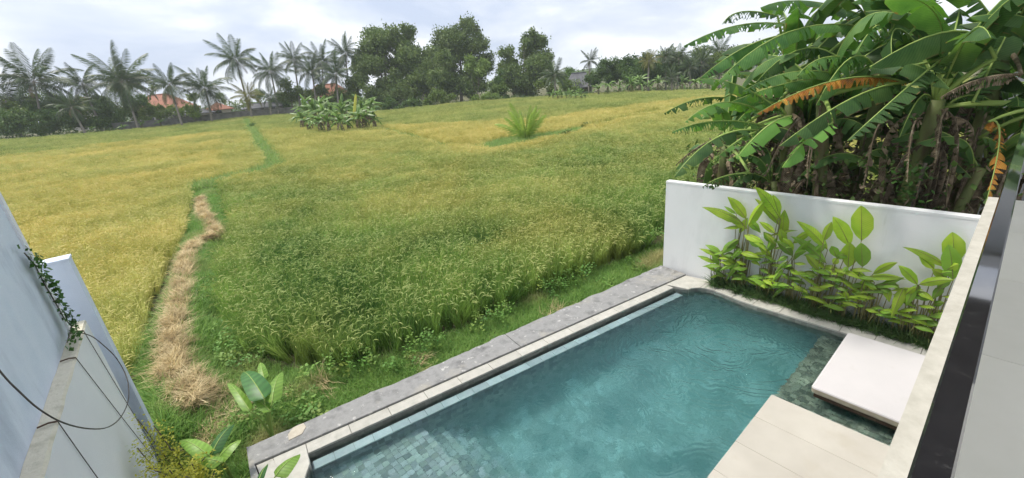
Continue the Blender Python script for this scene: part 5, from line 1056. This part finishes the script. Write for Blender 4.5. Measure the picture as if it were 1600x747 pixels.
bushes = [(990, 146, 100, [(985, 116, 16), (1012, 112, 16), (965, 118, 12)], 'taller rounded tree behind the right hand grove'), (1075, 144, 100, [(1060, 108, 18), (1095, 104, 18), (1035, 112, 14)], 'dark tree mass among the palms of the right hand grove'), (785, 160, 106, [(780, 120, 14), (775, 140, 14), (790, 145, 10)], 'bushy tree closing the gap before the rounded tree'), (560, 176, 106, [(560, 130, 14), (548, 150, 16)], 'dark shrub against the first tall tree'), (900, 151, 108, [(885, 122, 12), (900, 130, 14)], 'bushy growth behind the bushy palm'), (20, 214, 80, [(10, 195, 20), (35, 190, 22)], 'dark shrub mass below the leaning palm at the left edge'), (75, 210, 86, [(70, 185, 24), (50, 175, 20), (95, 190, 22)], 'broad dark shrub left of the small red roof'),
 (120, 207, 90, [(118, 182, 22), (140, 190, 20), (100, 170, 18)], 'dark shrub under the palm beside the small red roof'), (165, 204, 92, [(165, 182, 22), (185, 188, 18), (150, 170, 18)], 'dense shrub left of the large palm'),
 (10, 214, 82, [(5, 190, 24), (22, 178, 20), (-15, 180, 22)], 'darkest shrub mass at the left edge of the field'), (60, 208, 90, [(60, 168, 20), (40, 165, 18), (85, 172, 20)], 'tall dark shrub behind the tall wind-blown palm'), (150, 203, 95, [(150, 165, 18), (170, 160, 16), (130, 168, 16)], 'dark tree crown between the low palm and the large palm'), (215, 200, 97, [(222, 160, 14), (200, 158, 16)], 'dark foliage against the side of the big red roof'), (78, 180, 100, [(78, 158, 16), (55, 158, 14), (100, 160, 14)], 'lighter green tree top behind the dark shrubs'), (30, 185, 104, [(25, 165, 18), (0, 170, 18)], 'hazy tree mass at the left edge'),
 (205, 198, 98, [(210, 172, 16), (195, 178, 14)], 'shrub below the large dense palm'), (250, 195, 96, [(250, 177, 14), (230, 178, 13), (272, 176, 12)], 'light green hedge below the big red roof'),
 (295, 190, 96, [(292, 176, 12), (310, 172, 10)], 'light green shrub by the paired trunks'), (560, 175, 104, [(560, 160, 18), (580, 165, 16)], 'shrub right of the field banana clump'),
 (628, 175, 100, [(628, 163, 14), (608, 165, 13), (650, 162, 14)], 'shrub below the first tall tree'), (688, 168, 100, [(687, 153, 14), (672, 158, 11), (702, 158, 10)], 'bright green bush between the tall trees'),
 (760, 160, 100, [(760, 152, 11), (745, 154, 9), (775, 154, 9)], 'bright green bush below the slim tree'), (786, 157, 104, [(784, 130, 13), (775, 140, 12)], 'dark shrub between the second tree and the rounded tree'),
 (850, 153, 102, [(852, 135, 14), (868, 140, 12)], 'dark shrub right of the rounded tree'), (890, 150, 102, [(888, 135, 12), (880, 128, 10)], 'dark shrub beside the bushy palm'),
 (940, 148, 98, [(938, 130, 12), (925, 136, 10), (955, 125, 12)], 'mid green shrub right of the grey roof'), (968, 147, 98, [(965, 118, 14), (980, 122, 14), (950, 112, 10)], 'rounded tree left of the right hand grove'),
 (1000, 147, 95, [(1000, 125, 14), (985, 132, 12)], 'shrub at the start of the right hand grove'), (1035, 146, 95, [(1035, 120, 16), (1020, 128, 14)], 'shrub under the tall palms of the grove'),
 (1075, 145, 93, [(1070, 122, 16), (1088, 120, 16)], 'shrub at the right of the grove'), (1115, 143, 93, [(1115, 115, 18), (1135, 110, 18)], 'shrub behind the nearest banana leaves'), (1160, 138, 95, [(1160, 105, 20), (1190, 100, 20)], 'tree mass hidden by the banana leaves'),
 (345, 188, 120, [(300, 150, 10), (350, 152, 12), (400, 150, 12)], 'hazy tree tops behind the small hip roof'), (440, 181, 112, [(405, 165, 11), (440, 160, 14)], 'dark shrub behind the concrete wall')]
for bx, by, dp, lobes, lb in bushes:
    if bx > 855: lobes = [(a, b-(9 if bx > 915 else 2), c*1.4) for a, b, c in lobes]
    tree((bx, by), dp, lobes, lb, mt=bush_leaf if random.random() < .65 and 'light' not in lb and 'bright' not in lb else tree_leaf2, nleaf=int(sum(l[2]**2 for l in lobes)*4.2)+900, ls=.26, name='bush', cat='bush', group=BGp, limbs=False)
# a far wooded band behind everything, reading as one mass
allb = []
for px_ in range(-80, 1500, 11):
    hz_ = 373.5-(0); base_y = np.interp(px_, [0, 400, 800, 1200, 1600], [207.8, 169.8, 131.9, 94, 56]); allb.append((px_, base_y-random.uniform(-2, 5), random.uniform(8, 13)))
blobs = [(*unp(a, b, random.uniform(150, 190)), c*165/FPX) for a, b, c in allb]
me = crown_mesh(blobs, 26000, .55, tree_leaf, crng, np.zeros(3)); tag(rawobj('distant_woodland', me), 'faint continuous wood behind the palms and houses', 'woodland', kind='stuff')
# dark hedge base along the field's far edge
blobs = []
for i in range(len(FB)-1):
    for t in np.linspace(0, 1, 26, endpoint=False):
        a = FB[i]; b = FB[i+1]; p = unp(a[0]+(b[0]-a[0])*t, a[1]+(b[1]-a[1])*t, a[2]+(b[2]-a[2])*t+3.5); p[2] = float(tz(p[0], p[1]))+random.uniform(.1, .6)
        if 190 < a[0]+(b[0]-a[0])*t < 470: p[2] -= .7
        blobs.append((*p, random.uniform(.6, 1.2)))
me = crown_mesh(blobs, 22000, .2, bush_leaf, crng, np.zeros(3)); tag(rawobj('hedge_bank', me), 'low tangled hedge growth along the far field edge', 'hedge', kind='stuff')

# banana plants far
BF = []
for q in range(4):
    mb = MB(); leaf(mb, (0, 0, 0), (.42, 0, .38-.12*q), (1, 0, .28-.3*q), .15, .45, .5 if q > 1 else 0, 8, rg=rf, rib=.018, curl=.3); BF.append(mb.mesh('leaf', [ban_far, ban_rib], True))
BD = []
mb = MB(); leaf(mb, (0, 0, 0), (.25, 0, -.25), (.3, 0, -.95), .09, 1., .8, 7, rg=rf, rib=.012, up=(1, 0, .2)); BD.append(mb.mesh('dead_leaf', [ban_dead, ban_dead]))
SM = MB(); SM.tube([(0, 0, 0), (.02, 0, .5), (0, 0, 1)], [.055, .045, .03], 7); SMe = SM.mesh('stem', ban_stem, True)
def far_banana(p, H, label, group, nl=8, dead=4):
    p = np.array(p, float); e0 = empty('banana_plant', p, label, 'banana plant', group); s = rawobj('stem', SMe, e0); s.scale = (H*1., H*1., H*.55); s.rotation_euler = (rf.uniform(-.08, .08), rf.uniform(-.08, .08), 0)
    for k in range(nl):
        o = rawobj('leaf', BF[rf.randrange(4)], e0, (0, 0, H*.53)); o.scale = (H*.5, H*.4, H*.5); o.rotation_euler = (rf.uniform(-.2, .2), -rf.uniform(.15, 1.15) if k < nl-2 else rf.uniform(0, .3), k*2.4+rf.uniform(-.3, .3))
    for k in range(dead):
        o = rawobj('dead_leaf', BD[0], e0, (0, 0, H*.5)); o.scale = (H*.48,)*3; o.rotation_euler = (0, rf.uniform(-.1, .2), rf.uniform(0, 6.3))
ORD = ['first', 'second', 'third', 'fourth', 'fifth', 'sixth', 'seventh', 'eighth', 'ninth', 'tenth', 'eleventh']
bc = [(478, 206), (490, 210), (503, 212), (518, 213), (534, 213), (549, 210), (563, 209), (577, 207), (590, 206), (484, 199), (497, 202), (512, 203), (528, 204), (543, 203), (558, 201), (572, 200), (586, 199), (506, 195), (524, 196), (542, 195), (560, 194), (576, 194)]
for i, (a, b) in enumerate(bc):
    p = at(a+rf.uniform(-3, 3), b); H = (44 if i > 8 else 38)*rf.uniform(.85, 1.15)*depth_of(p)/FPX; wd = 'path side' if a < 500 else ('middle' if a < 560 else 'right end'); rw = 'front' if i < 9 else ('second' if i < 17 else 'back')
    far_banana(p, H, 'field banana plant, %s from the path in the %s row of the clump' % (ORD[i if i < 9 else (i-9 if i < 17 else i-17)], rw), 'banana clump in the middle of the rice', 10, 6)
e0 = empty('yellow_banana_leaf', at(553, 206), 'single yellow leaf standing out of the field banana clump', 'leaf'); mb = MB(); b0 = unp(553, 180, depth_of(at(553, 206))-1); t0 = unp(556, 146, depth_of(at(553, 206))-1); leaf(mb, b0, .5*(b0+t0), t0, .2, .2, 0, 8, rg=rf, rib=.03, up=(-.6, -.8, .2)); mb.tube([at(553, 206), b0], .05, 5, 1); mb.build('leaf', [mat('yellow_leaf', [(.5, .48, .06), (.6, .56, .1)], .5, 3, transl=.3), ban_rib], e0)
for i, a in enumerate([864, 871, 878, 886, 893, 900, 908, 915, 875, 890, 905]):
    p = at(a, 160 if i < 8 else 157); far_banana(p, 19*rf.uniform(.85, 1.15)*depth_of(p)/FPX, 'young banana plant, %s from the left in the %s row of the small far group' % (ORD[i if i < 8 else i-8], 'front' if i < 8 else 'back'), 'small banana group near the rounded tree', 7, 2)
for i, (a, dpt, hpx) in enumerate([(935, 92, 22), (950, 92, 26), (968, 92, 22), (985, 90, 28), (1000, 90, 26), (1014, 89, 22), (1028, 89, 28), (1065, 88, 26), (1085, 87, 26), (1105, 86, 28), (640, 99, 18), (668, 99, 20), (205, 90, 18), (236, 91, 18), (173, 84, 16), (120, 82, 16), (1000, 92, 30)]):
    p = unp(a, 150, dpt); p[2] = float(tz(p[0], p[1])); far_banana(p, hpx*dpt/FPX*1.1, 'banana plant at the foot of the far trees, ' + ['left of the right hand grove', 'second in the right hand grove', 'third in the right hand grove', 'below the yellow green palm', 'right of the yellow green palm', 'fifth in the right hand grove', 'under the small grove palm', 'right of the small grove palm', 'below the drooping palm', 'nearest the big banana leaves', 'below the first tall tree', 'left of the bright bush', 'below the large dense palm', 'below the big red roof', 'left of the large palm', 'under the low thin palm', 'behind the others in the grove'][i], 'banana plants at the foot of the far trees', 8, 2)
# bunch of small field weeds that stand out as single tufts
for (a, b, s_, lb) in [(361, 231, 3.2, 'dark weed tuft alone in the golden plot left of the path'), (890, 222, 5.5, 'dark weed clump right of the young palm'), (392, 203, 3.4, 'dark tuft at the top of the path'), (913, 207, 3.5, 'small weed tuft on the ridge right of the young palm')]:
    p = at(a, b); e0 = empty('weed_tuft', p, lb, 'weed'); d = depth_of(p)/FPX; me = crown_mesh([(p[0]+random.gauss(0, s_*d*.8), p[1]+random.gauss(0, s_*d*.8), p[2]+.45+random.random()*s_*d*1.3, s_*d*.8) for k in range(5)], 500, .09, bush_leaf, crng, p); rawobj('foliage', me, e0)

# ---------------------------------------------------------------- far houses and concrete boundary wall
def far_house(cx_, base_y, depth, wpx, dpx, wall_h, roof_h, label, roof=roof_tile, rot=0., hip=.35, lift=0.):
    b = unp(cx_, base_y, depth); b[2] = float(tz(b[0], b[1]))+lift; s = depth/FPX; W_ = wpx*s/2; D_ = dpx*s/2; e0 = empty('house', b, label, 'house'); e0.rotation_euler = (0, 0, rot)
    def bl(mb, nm, mt): me = mb.mesh(nm, mt); return rawobj(nm, me, e0)
    mb = MB(); mb.box((-W_, -D_, 0), (W_, D_, wall_h)); bl(mb, 'wall', house_wall); o_ = .7; mb = MB(); z0 = wall_h-.15; z1 = wall_h+roof_h; h_ = hip*W_
    A_ = [(-W_-o_, -D_-o_), (W_+o_, -D_-o_), (W_+o_, D_+o_), (-W_-o_, D_+o_)]
    mb.add([(*p, z0) for p in A_]+[(-W_+h_, 0, z1), (W_-h_, 0, z1)]+[(*p, z0-.18) for p in A_], [(0, 1, 5, 4), (1, 2, 5), (2, 3, 4, 5), (3, 0, 4), (0, 6, 7, 1), (1, 7, 8, 2), (2, 8, 9, 3), (3, 9, 6, 0), (9, 8, 7, 6)]); rf_ = bl(mb, 'roof', roof)
    # tile courses: raised battens running up the slope and the ridge cap
    mb = MB(); 
    for sd_ in (-1, 1):
        n_ = max(6, int(2*W_/.55))
        for i in range(n_+1):
            x_ = -W_-o_+(2*W_+2*o_)*i/n_; xt = max(-W_+h_, min(W_-h_, x_)); t_ = 1. if xt == x_ else 1-min(1, abs(x_-xt)/(h_+o_)); 
            if t_ < .12: continue
            p0 = np.array([x_, sd_*(D_+o_), z0+.03]); p1 = np.array([x_, sd_*(D_+o_)*(1-t_), z0+(z1-z0)*t_+.03]); mb.tube([p0, p1], .05, 4, caps=False)
    mb.tube([(-W_+h_, 0, z1+.05), (W_-h_, 0, z1+.05)], .14, 6); q = mb.mesh('roof_tile_course', roof); o2_ = rawobj('roof_tile_course', q, rf_)
    for i in range(3):
        x_ = -W_+2*W_*(i+.5)/3; mb = MB(); mb.box((x_-.6, -D_-.06, .9), (x_+.6, -D_-.002, 2.2)); bl(mb, 'window', glass_dark)
    mb = MB(); mb.box((-.5+W_*.3, -D_-.05, 0), (.45+W_*.3, -D_-.003, 2.1)); bl(mb, 'door', dark_wood)
    return e0
fr_ = -R(38)
far_house(262, 189, 114, 62, 60, 3.6, 3.7, 'house with the big orange red tiled roof behind the palms', rot=fr_, hip=.5, lift=.7)
far_house(346, 184, 118, 22, 24, 2.6, 1.7, 'pavilion with a small red hip roof behind the concrete wall', rot=fr_, hip=.9, lift=.4)
far_house(143, 195, 112, 22, 40, 5.4, 2.6, 'house with the small dull red roof behind the dark shrubs', rot=fr_, hip=.3, lift=.6)
far_house(520, 176, 122, 52, 40, 4.6, 3.0, 'house with weathered red roof behind the field banana clump', rot=fr_, hip=.4)
far_house(640, 165, 135, 60, 40, 5., 3., 'red roofed house glimpsed below the tall trees', rot=fr_, hip=.3)
far_house(905, 147, 106, 34, 34, 2.2, 3.2, 'house with a steep grey roof and white wall left of the grove', roof=roof_grey, rot=fr_, hip=.35)
far_house(420, 180, 112, 50, 30, 2.6, .9, 'long low shed with grey roof behind the concrete wall', roof=roof_grey, rot=fr_, hip=.1)
far_house(305, 184, 112, 40, 26, 2.6, .7, 'low grey roofed shed left of the small hip roof', roof=roof_grey, rot=fr_, hip=.1)
cw = empty('concrete_wall', unp(330, 192, 100), 'long grey concrete block wall along the far field edge', 'wall')
ps_ = [unp(182, 209, 91.5), unp(255, 203, 96), unp(330, 193, 99.5), unp(395, 187, 103), unp(475, 181, 104)]
for i in range(len(ps_)-1):
    a, b = ps_[i].copy(), ps_[i+1].copy(); m = int(np.linalg.norm((b-a)[:2])/3)+1
    for k in range(m):
        p = a+(b-a)*k/m; q = a+(b-a)*(k+1)/m; d = (q-p)[:2]; d = d/np.linalg.norm(d); nn = np.array([-d[1], d[0]])*.08; zt = max(tz(p[0], p[1]), tz(q[0], q[1]))+2.1
        mb = MB(); p2 = p[:2]+d*.11; mb.prism([tuple(p2-nn), tuple(q[:2]-nn), tuple(q[:2]+nn), tuple(p2+nn)], zt-2.7, zt); mb.build('wall_panel', block_wall, cw)
        mb = MB(); c = p[:2]; n2 = nn*1.8; mb.prism([tuple(c-n2-d*.1), tuple(c-n2+d*.105), tuple(c+n2+d*.105), tuple(c+n2-d*.1)], zt-2.7, zt+.12); mb.build('wall_post', block_wall, cw)

# ---------------------------------------------------------------- light haze over the fields
def haze():
    m = bpy.data.materials.new('haze'); m.use_nodes = True; t = m.node_tree; t.nodes.clear(); o_ = t.nodes.new('ShaderNodeOutputMaterial'); v = t.nodes.new('ShaderNodeVolumePrincipled'); v.inputs['Color'].default_value = (.86, .92, 1, 1); v.inputs['Density'].default_value = HAZE; t.links.new(v.outputs[0], o_.inputs[1])
    mb = MB(); mb.box((-900, -900, -6), (900, 900, 48)); tag(mb.build('haze', m), 'thin pale haze over the fields', 'haze', kind='stuff')
HAZE = .00042
if HAZE: haze()
